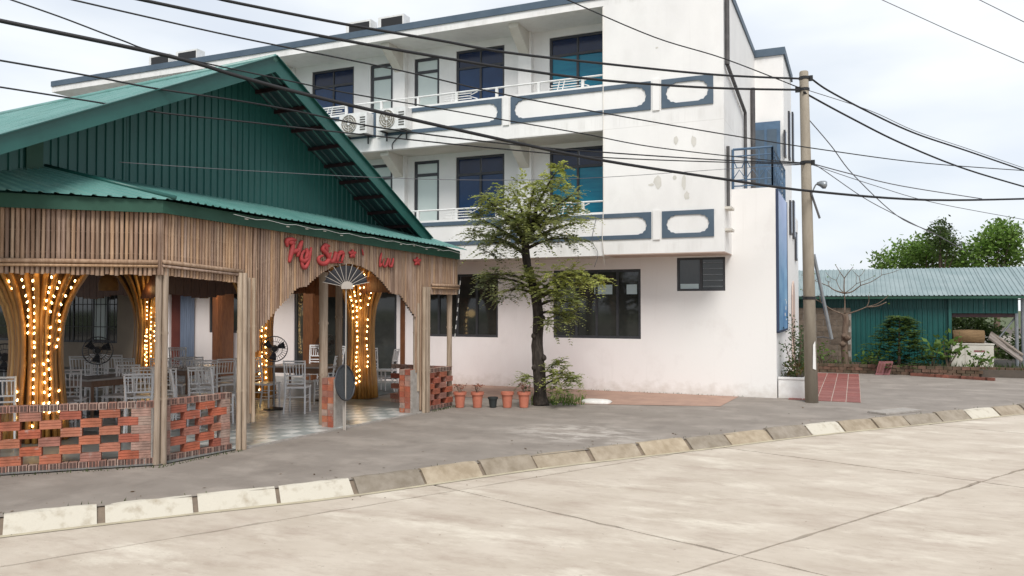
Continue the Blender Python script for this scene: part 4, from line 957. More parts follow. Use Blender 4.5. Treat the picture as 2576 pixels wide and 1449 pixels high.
def fanstand(px, py, pz, lab, r=.23, base=True, m='darkwire', yaw=None):
    c = atZ(px, py, pz); t = thing('standing_fan', lab, 'fan', (c.x, c.y, .015), 'standing fans inside the pavilion'); d = Vector((-c.x, -c.y, 0)).normalized()
    if yaw: d = Matrix.Rotation(yaw, 3, 'Z') @ d
    a = Vector((0, 0, 1)).cross(d).normalized(); b = Vector((0, 0, 1))
    cg = MB()
    for rr, o in ((r, 0), (r * .97, .06), (r * .97, -.06), (r * .6, .085), (r * .3, .095)): cg.tube([c + (a * math.cos(k * .2618) + b * math.sin(k * .2618)) * rr + d * o for k in range(25)], .006, 4)
    for k in range(30): q = a * math.cos(k * .2094) + b * math.sin(k * .2094); cg.tube([c + d * .095 + q * .05, c + q * r * .7 + d * .08, c + q * r, c + q * r * .6 - d * .085], .0028, 3)
    cg.build('cage', M[m], t)
    for k in range(3):
        q = k * 2.094 + .4; pts = [c + (a * math.cos(q + e) + b * math.sin(q + e)) * rr for e, rr in ((-.2, .04), (-.35, r * .85), (.3, r * .9), (.45, r * .4))]
        MB().prism(pts, d * .008).build('blade', M['fandark'], t)
    MB().tube([c + d * .05, c - d * .16], [.05, .07], 10).build('motor', M['black'], t)
    MB().tube([c - d * .1 - Vector((0, 0, .05)), c - d * .1 - Vector((0, 0, .2)), Vector((c.x, c.y, .03)) - d * .1], .016, 8).build('stem', M['steel'], t)
    MB().lathe(Vector((c.x, c.y, 0)) - d * .1, [(.20, .015), (.19, .04), (.03, .07)], 14).build('base', M['black'], t)
fanstand(690, 878, 1.15, 'standing fan against the white wall beside the slim lit column', .24)
fanstand(246, 882, 1.15, 'round black fan below the dark barred window', .25)
fanstand(822, 868, 1.15, 'dark fan in front of the black glass doorway', .22, yaw=.5)
fanstand(12, 900, 1.15, 'dark fan left of the big lit column at the edge of view', .22)
# plant at the barred window
def leaves(mb, tints, c, n, size, spread, up=.2, tint=(1, 1, 1), w=.4):
    for _ in range(n):
        p = c + Vector((random.gauss(0, spread[0]), random.gauss(0, spread[1]), random.gauss(0, spread[2]))); d = Vector((uni(-1, 1), uni(-1, 1), uni(-.7, .6) + up)).normalized()
        s = d.cross(Vector((uni(-1, 1), uni(-1, 1), uni(-1, 1)))).normalized(); L = size * uni(.6, 1.3); k = uni(.7, 1.25)
        mb.add([p, p + d * L * .5 + s * L * w * .5, p + d * L, p + d * L * .5 - s * L * w * .5], [(0, 1, 2, 3)]); tints.append((tint[0] * k, tint[1] * k, tint[2] * k))
def build_leaves(mb, tints, name, m, parent=None, **pr):
    o = mb.build(name, m, parent, **pr); at = o.data.attributes.new('tint', 'FLOAT_COLOR', 'FACE')
    at.data.foreach_set('color', [x for t in tints for x in (*t, 1.0)]); return o

# ------------------------------------------------------------------ pots, sack
def pot(px, lab, plant=True, black=False, h=.30, r=.115):
    p = atZ(px, 1025); p.z = 0; t = thing('flower_pot', lab, 'flower pot', tuple(p), 'flower pots along the pavement')
    m = M['blackpot'] if black else M['pot']
    MB().lathe(p, [(.001, .004), (r * .70, .004), (r * .92, h * .80), (r * .93, h * .82), (r * 1.1, h * .82), (r * 1.12, h), (r * .98, h), (r * .93, h * .86), (.001, h * .86)], 18).build('pot', m, t, smooth=False)
    MB().lathe(p, [(.001, h * .90), (r * .94, h * .90)], 12).build('soil', M['soil'], t)
    if plant:
        mb = MB(); tt = []; st = MB()
        for _ in range(6):
            q = p + Vector((uni(-.09, .09), uni(-.06, .06), h + uni(.06, .15))); st.tube([p + Vector((0, 0, h * .88)), q], .005, 4); leaves(mb, tt, q, 10, .05, (.035, .03, .02), .1, (1.0, .62, .5))
        st.build('stem', M['greybark'], t); build_leaves(mb, tt, 'leaves', M['petal'], t)
    return t
pot(1157, 'terracotta pot with a small reddish plant nearest the bamboo pavilion'); pot(1201, 'terracotta pot with reddish plant beside the small black pot')
pot(1240, 'small empty black pot in the row of terracotta pots', False, True, .20, .09); pot(1276, 'empty terracotta pot between the black pot and the tree', False); pot(1318, 'terracotta pot with dry plant right beside the tree trunk')
sp = atZ(1500, 1013); mb = MB(); n = 20; vs = []
for j, (r, z) in enumerate(((1, 0), (1.02, .025), (.9, .055), (.55, .07), (.001, .075))):
    for k in range(n):
        q = 2 * math.pi * k / n; c_, s_ = math.cos(q), math.sin(q); sup = (abs(c_) ** 3 + abs(s_) ** 3) ** (-1 / 3); vs.append((sp.x + .30 * r * c_ * sup * uni(.95, 1.05), sp.y + .22 * r * s_ * sup, z * uni(.85, 1.1)))
mb.add(vs, [(j * n + k, j * n + (k + 1) % n, (j + 1) * n + (k + 1) % n, (j + 1) * n + k) for j in range(4) for k in range(n)])
tag(mb.build('sack', M['sack'], smooth=True), 'flat white sack lying on the terracotta strip right of the tree', 'sack')

# ------------------------------------------------------------------ vegetation
def spray(mb, tints, p, d, L, tint, nl=9, ll=.075, droop=.35, up=Vector((0, 0, 1)), w=.30):
    """feathery frond: a drooping twig with paired narrow leaflets"""
    d = d.normalized(); side = d.cross(up)
    if side.length < .05: side = Vector((1, 0, 0))
    side.normalize(); k = uni(.7, 1.3); tt = (tint[0] * k, tint[1] * k, tint[2] * k * uni(.8, 1.1))
    for i in range(1, nl + 1):
        t = i / nl; q = p + d * (L * t) + Vector((0, 0, -droop * L * t * t))
        for s in (-1, 1):
            ld = (side * s + d * .55 + Vector((0, 0, uni(-.45, .15)))).normalized(); l_ = ll * uni(.7, 1.2) * (1.1 - .5 * t); wv = ld.cross(up + Vector((uni(-.5, .5), uni(-.5, .5), 0))).normalized() * l_ * w
            mb.add([q, q + ld * l_ * .5 + wv, q + ld * l_, q + ld * l_ * .5 - wv], [(0, 1, 2, 3)]); tints.append(tt)
TB = atZ(1360, 1019); TB.z = 0; TN = Vector((-TB.x, -TB.y, 0)).normalized()
def tp_(x, y, dz=0.0):   # a point in the tree, dz metres nearer (+) or farther (-) than the trunk
    return atPlane(x, y, TB + TN * dz, TN)
tree = thing('street_tree', 'feathery leaved tree with dark trunk in front of the white building', 'tree', tuple(TB))
trk = MB(); pts = [tp_(x, y) for x, y in ((1361, 1022), (1358, 985), (1356, 930), (1352, 870), (1354, 800), (1348, 745), (1335, 700), (1325, 655), (1322, 610), (1330, 575))]
pts = smooth(pts, 3); pts = [p + Vector((uni(-.012, .012), uni(-.012, .012), 0)) for p in pts]; n = len(pts)
trk.tube(pts, [.138 - .075 * (i / n) + uni(-.008, .008) + .03 * max(0, 1 - i / 2.5) for i in range(n)], 12); 
for x, y in ((1344, 925), (1343, 845), (1365, 800), (1352, 760), (1368, 900)):
    c = tp_(x, y, .08); trk.lathe(c, [(.002, -.07), (.05, -.035), (.06, 0), (.045, .04), (.002, .07)], 8)
trk.build('trunk', M['bark'], tree, smooth=True)
lim = []
def limb(a, b, r0, r1, dz=0.0, parent=tree):
    p, q = tp_(*a), tp_(*b, dz); m1 = p.lerp(q, .5) + Vector((uni(-.05, .05), uni(-.05, .05), .08)); ps = smooth([p, m1, q], 4); MB().tube(ps, [r0 + (r1 - r0) * i / (len(ps) - 1) for i in range(len(ps))], 7).build('limb', M['bark'], parent, smooth=True); return ps
CL = []   # limb -> fronds along its outer part
for a, b, r0, r1, dz in (((1325, 640), (1240, 610), .05, .012, .5), ((1325, 640), (1205, 590), .04, .01, .1), ((1324, 620), (1190, 545), .045, .01, -.3), ((1325, 615), (1225, 500), .045, .01, .4), ((1328, 600), (1290, 480), .05, .01, -.4), ((1328, 600), (1345, 470), .05, .012, .5), ((1330, 600), (1400, 430), .05, .01, 0), ((1330, 590), (1440, 490), .045, .01, .4),
        ((1328, 610), (1455, 560), .045, .01, -.3), ((1326, 625), (1430, 600), .04, .01, .5), ((1328, 590), (1270, 540), .04, .012, .8), ((1330, 590), (1380, 520), .04, .012, .8), ((1330, 590), (1340, 540), .04, .012, -.8), ((1325, 610), (1300, 560), .04, .01, .9), ((1325, 600), (1390, 560), .04, .01, .9),
        ((1348, 745), (1440, 690), .05, .01, .3), ((1350, 750), (1500, 705), .05, .01, .0), ((1350, 755), (1420, 740), .04, .01, .6), ((1352, 790), (1425, 800), .035, .008, .3), ((1352, 770), (1440, 760), .035, .008, .2), ((1345, 730), (1230, 700), .035, .008, .2), ((1346, 740), (1265, 735), .03, .008, .4), ((1340, 715), (1225, 690), .03, .008, .5), ((1345, 735), (1320, 690), .03, .008, .5),
        ((1358, 960), (1420, 945), .02, .006, .2), ((1358, 975), (1440, 950), .02, .006, .4), ((1357, 965), (1400, 915), .015, .006, .2), ((1357, 960), (1320, 955), .012, .005, .2)):
    CL.append((limb(a, b, r0, r1, dz), a, b))
crown = MB(); tints = []
def clump(c, n, rad, L, tint, droop=.4):
    for _ in range(int(n * 1.75)):
        d = Vector((random.gauss(0, 1), random.gauss(0, 1), random.gauss(0, .55))).normalized(); p = c + d * rad * uni(.0, .95)
        spray(crown, tints, p, d + Vector((0, 0, uni(-.2, .45))), L * uni(.6, 1.25), tint, 9, .078, droop, w=.38)
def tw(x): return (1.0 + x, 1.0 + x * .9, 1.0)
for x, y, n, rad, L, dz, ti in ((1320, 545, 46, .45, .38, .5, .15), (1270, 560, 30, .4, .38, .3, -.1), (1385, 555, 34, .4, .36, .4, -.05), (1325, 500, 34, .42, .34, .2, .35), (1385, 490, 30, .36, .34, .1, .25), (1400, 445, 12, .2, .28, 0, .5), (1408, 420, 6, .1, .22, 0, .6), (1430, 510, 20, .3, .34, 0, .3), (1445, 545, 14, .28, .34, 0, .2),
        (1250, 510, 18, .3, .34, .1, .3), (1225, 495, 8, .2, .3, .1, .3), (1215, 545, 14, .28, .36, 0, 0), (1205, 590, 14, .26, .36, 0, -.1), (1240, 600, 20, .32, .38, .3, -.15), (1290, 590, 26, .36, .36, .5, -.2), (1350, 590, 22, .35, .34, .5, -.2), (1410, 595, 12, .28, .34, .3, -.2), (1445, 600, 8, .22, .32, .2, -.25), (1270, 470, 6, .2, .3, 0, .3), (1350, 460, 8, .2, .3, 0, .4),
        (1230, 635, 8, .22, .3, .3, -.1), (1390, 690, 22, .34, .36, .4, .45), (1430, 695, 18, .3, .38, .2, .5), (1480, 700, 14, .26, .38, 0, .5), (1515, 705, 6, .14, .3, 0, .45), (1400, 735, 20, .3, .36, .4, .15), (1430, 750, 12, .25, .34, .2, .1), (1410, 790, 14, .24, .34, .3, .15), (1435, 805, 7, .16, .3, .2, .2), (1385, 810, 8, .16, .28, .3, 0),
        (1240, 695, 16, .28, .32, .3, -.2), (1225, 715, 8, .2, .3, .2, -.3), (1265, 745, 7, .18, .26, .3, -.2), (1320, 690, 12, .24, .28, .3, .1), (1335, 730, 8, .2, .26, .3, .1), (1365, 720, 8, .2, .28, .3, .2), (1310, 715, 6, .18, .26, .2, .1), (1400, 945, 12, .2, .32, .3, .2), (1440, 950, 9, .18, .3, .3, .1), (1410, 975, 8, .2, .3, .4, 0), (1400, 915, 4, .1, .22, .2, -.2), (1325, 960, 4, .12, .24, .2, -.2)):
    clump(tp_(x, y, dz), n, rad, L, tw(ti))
for ps, a, b in CL:
    for i, p in enumerate(ps[3:]):
        for _ in range(4): spray(crown, tints, p, (ps[-1] - ps[0]).normalized() + Vector((uni(-1, 1), uni(-1, 1), uni(-.3, .6))) * .9, uni(.22, .42), tw(uni(-.1, .3)), 8, .06, .4)
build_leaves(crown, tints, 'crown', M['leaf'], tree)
# weeds at the foot of the tree
mb = MB(); tt = []
for _ in range(260):
    p = atZ(uni(1335, 1470), uni(1004, 1020)); p.z = 0; h = uni(.05, .20); d = Vector((uni(-.5, .5), uni(-.5, .5), 1)).normalized(); s_ = Vector((uni(-1, 1), uni(-1, 1), 0)).normalized() * .012
    mb.add([p - s_, p + s_, p + d * h], [(0, 1, 2)]); tt.append((1, 1, 1))
for _ in range(24): spray(mb, tt, atZ(uni(1375, 1440), uni(1000, 1016)) * 1.0 + Vector((0, 0, uni(.03, .15))), Vector((uni(-1, 1), uni(-1, 1), uni(.1, .8))), uni(.2, .35), (1, 1.1, 1), 7, .06, .4)
build_leaves(mb, tt, 'weeds', M['leafbright'], kind='stuff')

# ------------------------------------------------------------------ utility pole, street lamp, cables
PB = atZ(2042, 1012); PB.z = 0; PT = atPlane(2022, 182, PB, Vector((PB.x, PB.y, 0)).normalized())
up_ = thing('utility_pole', 'concrete utility pole at the corner of the white building', 'utility pole', tuple(PB))
MB().tube([PB + Vector((0, 0, -.1)), PB.lerp(PT, .5), PT, PT + Vector((0, 0, .02))], [.130, .108, .088, .075], 14).build('shaft', M['pole'], up_, smooth=True)
def onpole(y): return PB.lerp(PT, (1012 - y) / 830)
for y in (197, 226, 411, 752):
    c = onpole(y); r = .130 - .042 * (1012 - y) / 830 + .006; MB().lathe(c, [(r, -.03), (r + .008, -.025), (r + .008, .025), (r, .03)], 14).build('band', M['black'], up_)
for y, s_ in ((197, 1), (411, 1), (226, -1)):
    c = onpole(y) + rt * (.13 * s_); MB().bx(c.x - .05, c.x + .05, c.y - .04, c.y + .04, c.z - .05, c.z + .05).build('clamp', M['black'], up_)
nt_ = onpole(895); dn = Vector((-nt_.x, -nt_.y, 0)).normalized(); sd_ = Vector((0, 0, 1)).cross(dn).normalized()
pc = [nt_ + dn * .143 + sd_ * a + Vector((0, 0, z)) for a, z in ((.05, .22), (.09, .30), (.10, -.28), (.04, -.26))]; MB().prism(pc, dn * -.03).build('torn_notice', M['paper'], up_)
PN = (PT - PB).normalized()
ld = rt
sl = thing('street_lamp', 'small grey street lamp on a short arm of the utility pole', 'street lamp', tuple(onpole(485)))
c0 = onpole(490) + rt * .1; c1 = atPlane(2058, 462, PB, Vector((PB.x, PB.y, 0)).normalized()); c2 = atPlane(2079, 466, PB, Vector((PB.x, PB.y, 0)).normalized())
MB().tube(smooth([c0, c0.lerp(c1, .6) + Vector((0, 0, .05)), c1]), .014, 6).build('arm', M['steel'], sl, smooth=True)
MB().tube([c1 - rt * .02, c1 + rt * .05, c1.lerp(c2, .7), c2, c2 + rt * .01], [.03, .06, .085, .07, .02], 10).build('head', M['steel'], sl, smooth=True)
sn = Vector((PB.x, PB.y, 0)).normalized()
o = MB().tube([onpole(486) + rt * .08 + sn * -.1, atPlane(2062, 549, PB - sn * .15, sn)], .022, 6).build('steel_rod', M['pipe']); tag(o, 'dark steel rod slanting down from the pole below the lamp', 'rod')
st0 = atPlane(2047, 640, PB + sn * .2, sn); st1 = atPlane(2092, 853, PB + sn * .6, sn); o = MB().tube([st0, st1], .035, 8).build('steel_pipe', M['steel']); tag(o, 'grey steel pipe leaning against the utility pole', 'pipe')
o = MB().tube(smooth([st1, atPlane(2070, 848, PB + sn * .4, sn), onpole(852) + sn * .12], 4), .012, 5).build('steel_bracket', M['pipe']); tag(o, 'thin dark bracket joining the leaning pipe to the pole', 'bracket')
DL = Vector((-.6, -.8, 0)); DR = Vector((.6, .8, 0))
NL = Vector((.8, -.6, 0)); NR = NL
def cab(pts, r, label, m='cable', off=0.0):
    r *= 1.2
    P_ = [atPlane(x, y, PB + NL * off, NL) for x, y in pts]; ps = smooth(P_, 6); o = MB().tube(ps, r, 6).build('cable', M[m], smooth=True); tag(o, label, 'cable', 'overhead cables'); return o
cab([(530, -8), (604, 9), (868, 61), (1101, 101), (1275, 132), (1518, 160), (1800, 188), (2018, 198)], .017, 'thick black cable, highest of those meeting the pole top from the restaurant side')
cab([(330, -6), (604, 51), (912, 110), (1143, 150), (1275, 171), (1518, 202), (1790, 221), (2012, 226)], .018, 'thick black cable just below the highest one, tied under the pole top')
cab([(-40, 40), (0, 52), (420, 140), (604, 193), (736, 229), (934, 277), (1275, 354), (1519, 404), (1830, 452), (2041, 481), (2334, 503), (2620, 499)], .022, 'thickest black cable sweeping past the street lamp across the whole view', off=.2)
cab([(150, -8), (350, 38), (604, 95), (1000, 176), (1275, 239), (1560, 292), (1830, 339), (2080, 378), (2334, 411), (2620, 432)], .009, 'thin cable crossing the second balcony and passing above the lamp', off=.25)
cab([(0, -10), (150, 42), (303, 100), (413, 136), (749, 208), (890, 237), (1088, 270), (1275, 303), (1460, 335), (1645, 370), (1905, 400), (2026, 410)], .008, 'thin cable crossing the middle of second balcony to the lower pole band')
cab([(-40, 146), (0, 152), (236, 193), (393, 223), (590, 252), (738, 278), (960, 322), (1275, 362), (1530, 384), (1823, 403), (2024, 411)], .010, 'thin cable leaving the left edge above the bamboo roof, upper of two')
cab([(-40, 213), (0, 219), (236, 256), (393, 282), (604, 305), (850, 332), (1275, 376), (1571, 399), (2024, 414)], .009, 'thin cable leaving the left edge above the bamboo roof, lower of two')
cab([(1415, -6), (1645, 93), (1823, 148), (2014, 222)], .009, 'thin cable dropping from the sky over the corner block to the pole top')
cab([(300, 408), (600, 428), (987, 448), (1275, 453), (1519, 446), (1830, 425), (2024, 414)], .004, 'faint wire drawn level over the first floor windows', 'greycable')
cab([(2030, 197), (2039, 197), (2084, 228), (2188, 283), (2301, 335), (2440, 382), (2620, 444)], .016, 'thick cable running from the pole top to the right edge, highest')
cab([(2026, 232), (2032, 238), (2139, 296), (2269, 361), (2431, 426), (2620, 482)], .016, 'thick cable running from the pole top to the right edge, second')
cab([(2023, 224), (2188, 278), (2301, 329), (2440, 376), (2620, 438)], .006, 'thin wire running close along the highest right hand cable', 'greycable')
cab([(2034, 300), (2091, 367), (2146, 439), (2256, 542), (2343, 584), (2430, 632)], .009, 'cable dropping steeply from mid pole into the tree tops', 'greycable')
cab([(2034, 409), (2146, 439), (2269, 468), (2470, 500)], .009, 'cable from the middle pole band crossing the thick sweeping cable', 'greycable')
cab([(2036, 412), (2204, 468), (2360, 512), (2620, 560)], .006, 'thin wire from the middle pole band to the right edge', 'greycable')
cab([(2034, 414), (2058, 419), (2172, 497), (2262, 545), (2343, 586)], .007, 'thin wire from the middle pole band joining the steep cable', 'greycable')
for pts, lab in (([(2190, -14), (2220, 0), (2400, 82), (2576, 158), (2640, 187)], 'thin wire across the upper right sky, longer one'), ([(2440, -12), (2465, 0), (2576, 55), (2640, 90)], 'thin wire across the top right corner of sky, shorter one')):
    o = MB().tube([atY(x, y, 13) for x, y in pts], .006, 5).build('cable', M['greycable'], smooth=True); tag(o, lab, 'cable', 'overhead cables')
# banner and planter on the side wall
bn = thing('banner', 'tall blue printed banner on the side wall beside the pole', 'banner', (RXT + .05, 18.8, 1.6)); bz0 = atX(1975, 825, RXT).z; bz1 = 4.42
MB().bx(RXT + .03, RXT + .05, 17.64, 20.0, bz0, bz1).build('printed_sheet', M['banner'], bn); 
fb = MB(); fb.bx(RXT + .002, RXT + .06, 17.605, 17.638, bz0 - .02, bz1 + .02); fb.bx(RXT + .002, RXT + .06, 20.002, 20.05, bz0 - .02, bz1 + .02); fb.bx(RXT + .002, RXT + .06, 17.64, 20.0, bz0 - .05, bz0 - .002); fb.build('frame', M['navyframe'], bn)
wl = MB()
for i, (y, z, a, b) in enumerate(((19.2, 1.72, .16, .07), (19.42, 1.86, .14, .09), (19.62, 2.0, .12, .07), (19.3, 2.08, .2, .03), (19.5, 1.62, .2, .03))): wl.bx(RXT + .051, RXT + .054, y, y + a, z, z + b)
wl.build('white_print', M['paper'], bn)
pb0 = Vector((RXT + .02, 17.75, 0)); pb1 = atZ(2020, 998)
pl = thing('planter', 'white masonry planter box at the corner of the white building', 'planter', tuple(pb0)); PX1 = RXT + .62
MB().bx(RXT + .02, PX1, 17.72, 17.80, 0, .40).build('wall', M['paint'], pl); MB().bx(PX1 - .08, PX1, 17.802, 20.4, 0, .40).build('wall', M['paint'], pl)
MB().bx(RXT + .02, PX1 + .02, 17.70, 17.81, .40, .44).build('coping', M['paint'], pl); MB().bx(PX1 - .10, PX1 + .02, 17.812, 20.4, .40, .44).build('coping', M['paint'], pl); MB().bx(RXT + .03, PX1 - .08, 17.80, 20.4, .2, .36).build('soil', M['soil'], pl)
mb = MB(); tt = []
for _ in range(160): leaves(mb, tt, Vector((uni(RXT + .05, PX1), uni(17.85, 20.2), uni(.40, .62))), 2, .13, (.04, .08, .03), .5, (.8, .85, .7) if rnd() < .7 else (1.5, .7, .6), .25)
o = build_leaves(mb, tt, 'ground_cover', M['leafdark']); o['kind'] = 'stuff'
sbp = Vector((RXT + .35, 18.6, .36)); sb = thing('shrub', 'thin grey leaved shrub growing in the white planter under the banner', 'shrub', tuple(sbp)); sm = MB(); mb = MB(); tt = []
for k in range(9):
    q = sbp + Vector((uni(-.28, .22), uni(-.4, .5), uni(.7, 1.35))); ps = smooth([sbp, sbp.lerp(q, .5) + Vector((uni(-.06, .06), uni(-.06, .06), 0)), q]); sm.tube(ps, .008, 5)
    for p in ps[5:]: leaves(mb, tt, p, 7, .075, (.07, .08, .06), .2, (1.0, 1.0, 1.3), .5)
sm.build('stem', M['greybark'], sb); build_leaves(mb, tt, 'leaves', M['leafdark'], sb)

# ------------------------------------------------------------------ green shed and its yard
SY = 27.0; ez = atY(2300, 744, SY - .4).z; rzg = atY(2300, 676, SY + 2.6).z
shx0 = atY(2000, 745, SY).x; shx1 = atY(2576, 744, SY).x
sd = thing('green_shed', 'long low green sheet metal shed with pale blue roof', 'shed', (shx0, SY, 0))
rx0, rx1 = shx0 - .6, shx1 + 3.0; rn = Vector((0, -(rzg - ez), 3.0)).normalized()
sheets('roof_sheet', M['zinc'], sd, lambda s: Vector((rx0 + (rx1 - rx0) * s, SY + 2.6, rzg)), lambda s: Vector((rx0 + (rx1 - rx0) * s, SY - .4, ez)), rn, rx1 - rx0, .13, .022)
MB().bx(rx0, rx1, SY - .40, SY - .36, ez - .09, ez - .02).build('eave_trim', M['greenfascia'], sd)
mb = MB(); mb.quad((rx0, SY + 2.6, rzg - .02), (rx1, SY + 2.6, rzg - .02), (rx1, SY + 5, ez), (rx0, SY + 5, ez)); mb.build('rear_roof', M['zinc'], sd)
x_bw = atY(2055, 800, SY).x; x_w0 = atY(2137, 800, SY).x; x_w1 = atY(2390, 800, SY).x; x_e = atY(2560, 800, SY).x
def wsheet(x0, x1, z0, z1, Y, name='wall_sheet', m='shedteal'): sheets(name, M[m], sd, lambda s: Vector((x0 + (x1 - x0) * s, Y, z1)), lambda s: Vector((x0 + (x1 - x0) * s, Y, z0)), Vector((0, -1, 0)), abs(x1 - x0), .14, .03)
zb1 = atY(2200, 778, SY).z
wsheet(x_w0, x_w1, .0, zb1, SY); wsheet(rx0 + .3, x_w1, zb1 - .05, ez - .02, SY + .06)
zpb = atY(2470, 788, SY).z; wsheet(x_w1, x_e, zpb, ez - .02, SY - .05)
MB().bx(x_w1 - .05, x_w1 + .03, SY - .12, SY - .06, 0, ez - .08).build('corner_post', M['teal'], sd)
MB().bx(x_w1, x_e, SY - .02, SY + .02, zpb - .12, zpb).build('lintel', M['purlin'], sd)
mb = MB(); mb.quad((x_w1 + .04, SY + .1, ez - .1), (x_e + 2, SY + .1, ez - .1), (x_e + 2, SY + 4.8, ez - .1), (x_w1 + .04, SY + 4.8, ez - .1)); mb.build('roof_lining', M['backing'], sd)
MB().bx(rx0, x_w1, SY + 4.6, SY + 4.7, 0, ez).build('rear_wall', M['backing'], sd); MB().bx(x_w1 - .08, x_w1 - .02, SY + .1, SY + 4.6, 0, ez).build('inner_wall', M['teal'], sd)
for x in (2557, 2573): p = atY(x, 800, SY); MB().tube([(p.x, SY, 0), (p.x, SY, ez - .05)], .05, 8).build('post', M['steel'], sd)
p = atY(2555, 800, SY); MB().tube([(p.x, SY + .1, 1.6), (p.x - .7, SY + .1, .6)], .025, 6).build('brace', M['steel'], sd)
# block wall panel
bw = thing('block_wall', 'weathered grey block wall panel at the left end of the green shed', 'wall', (x_bw, SY - .1, 0)); ztb = atY(2095, 786, SY - .1).z
n1 = max(3, round((x_w0 - x_bw + 1.6) / .40)); bm_ = MB().prism([(0, 0, 0), (.385, 0, 0), (.385, .12, 0), (0, .12, 0)], (0, 0, .178)).mesh('block', M['blockwall'])
for r in range(int(ztb / .19) + 1):
    for i in range(n1):
        inst('block', bm_, bw, (-1.6 + i * .40 + (.2 if r % 2 else 0), uni(-.008, .008), r * .19))
MB().bx(x_bw - 1.58, x_w0 + .05, SY - .08, SY + .01, 0, ztb - .03).build('mortar_core', M['mortar'], bw)
# yard bed behind a low brick edging
YB = 25.0
ye = thing('brick_edging', 'low mossy brick edging in front of the green shed', 'edging', (-.9, YB, 0)); bx_ = -1.2; be = MB().bx(0, .20, 0, .1, 0, .085).mesh('brick', M['mossbrick'])
x = -1.6
while x < 6.8:
    for r in range(3): inst('brick', be, ye, (x + .9 + (.1 if r % 2 else 0), uni(-.02, .02) + (.05 if x > 3 else 0) * 4, r * .09), (0, 0, uni(-.03, .03)))
    x += .215
MB().bx(-1.6, 6.8, YB + .10, SY, .0, .2).build('soil', M['dirt'], ye)
EDB = MB().bx(0, .21, 0, .1, 0, .075).mesh('brick', M['edgebrick'])
re = thing('red_brick_edging', 'bright red brick border at ground level right of the bushy shrub', 'edging', (2, 24.4, 0)); a_ = atZ(2290, 945); b_ = atZ(2495, 958); 
for i in range(13): q = a_.lerp(b_, i / 13); inst('brick', EDB, re, q - Vector((2, 24.4, 0)), (0, 0, math.atan2((b_ - a_).y, (b_ - a_).x)))
# bare frangipani tree
bt = atY(2127, 915, 25.6); bt.z = .15; ft = thing('bare_tree', 'nearly leafless pale tree with forked twigs in front of block wall', 'tree', tuple(bt))
def bp(x, y, dz=0.0): return atY(x, y, 25.6 + dz)
tr = MB(); tr.tube(smooth([bt, bp(2124, 860), bp(2128, 810), bp(2125, 790)]), ([.12, .11, .10, .105, .10, .105, .10] + [.09] * 12), 9)
for x, y in ((2120, 865), (2132, 850), (2124, 845)): tr.lathe(bp(x, y, -.1), [(.002, -.1), (.09, -.04), (.10, .02), (.002, .1)], 8)
tr.build('trunk', M['greybark'], ft, smooth=True)
lb = MB(); lv = MB(); tt = []
def fork(a, b, r, d):
    p, q = a, b; mid = p.lerp(q, .55) + Vector((uni(-.04, .04), uni(-.1, .1), uni(-.08, 0))); lb.tube(smooth([p, mid, q], 3), [r * (1 - .4 * i / 6) for i in range(7)], 5)
    if d > 0:
        dd = q - p
        for k in (-1, 1):
            e = q + dd * uni(.4, .7) + Vector((k * dd.length * uni(.3, .6), uni(-.1, .1), dd.length * uni(.0, .35))); fork(q, e, r * .6, d - 1)
    else: leaves(lv, tt, q, 2 if rnd() < .4 else 1, .07, (.03, .03, .03), .4, (1, 1, .8), .5)
for a, b, d in (((2125, 790), (2124, 738), 2), ((2124, 738), (2085, 720), 2), ((2124, 738), (2165, 718), 2), ((2124, 738), (2124, 700), 1), ((2125, 792), (2065, 760), 1), ((2125, 792), (2180, 772), 1), ((2180, 772), (2230, 760), 0)): fork(bp(*a), bp(*b), .024, d)
lb.build('branches', M['greybark'], ft, smooth=True); build_leaves(lv, tt, 'leaves', M['leafbright'], ft)
# conical shrub
cb = atZ(2262, 938); cb.z = .1; cs = thing('conical_shrub', 'bushy cone shaped shrub growing before the green shed wall', 'shrub', tuple(cb)); mb = MB(); tt = []
zt = atPlane(2262, 790, cb, Vector((cb.x, cb.y, 0)).normalized()).z - .1
for _ in range(520):
    h = uni(.03, 1) ** .9; a = uni(0, 6.28); R_c = (.82 * (1 - h) ** .75 + .05) * (1 + .30 * math.sin(a * 3 + h * 9) + uni(-.1, .15)); rr = R_c * math.sqrt(uni(.1, 1)); p = cb + Vector((math.cos(a) * rr, math.sin(a) * rr, h * zt * .93))
    spray(mb, tt, p, Vector((math.cos(a), math.sin(a), .55)), uni(.22, .40), (1, 1.05, 1.1) if rnd() < .75 else (1.5, 1.4, 1.1), 7, .10, .35, w=.36)
MB().tube([cb, cb + Vector((.02, 0, zt * .9))], [.05, .01], 6).build('trunk', M['greybark'], cs); build_leaves(mb, tt, 'crown', M['leafdark'], cs)
for x, y, n, sz, lab in ((2200, 915, 60, .13, 'low leafy plant left of the cone shaped shrub'), (2345, 895, 50, .17, 'broad leaved plant just right of the cone shaped shrub'), (2383, 880, 45, .18, 'taller broad leaved plant against the shed corner'), (2455, 912, 50, .14, 'low green plant in front of the white cabinet'), (2070, 905, 60, .12, 'dark weedy plant between the pole and block wall')):
    b = atY(x, y, 25.5); t = thing('leafy_plant', lab, 'plant', (b.x, b.y, .18), 'plants in the shed bed'); mb = MB(); tt = []; sm = MB(); hh = max(.25, b.z)
    for k in range(7):
        q = Vector((b.x + uni(-.35, .35), b.y + uni(-.2, .2), .2 + hh * uni(.5, 1.1))); sm.tube([(b.x, b.y, .18), q], .01, 4); leaves(mb, tt, q, n // 4, sz, (.14, .12, .14), .3, (1, 1, 1), .55)
    sm.build('stem', M['greybark'], t); build_leaves(mb, tt, 'leaves', M['leafbright'], t)
mb = MB(); tt = []
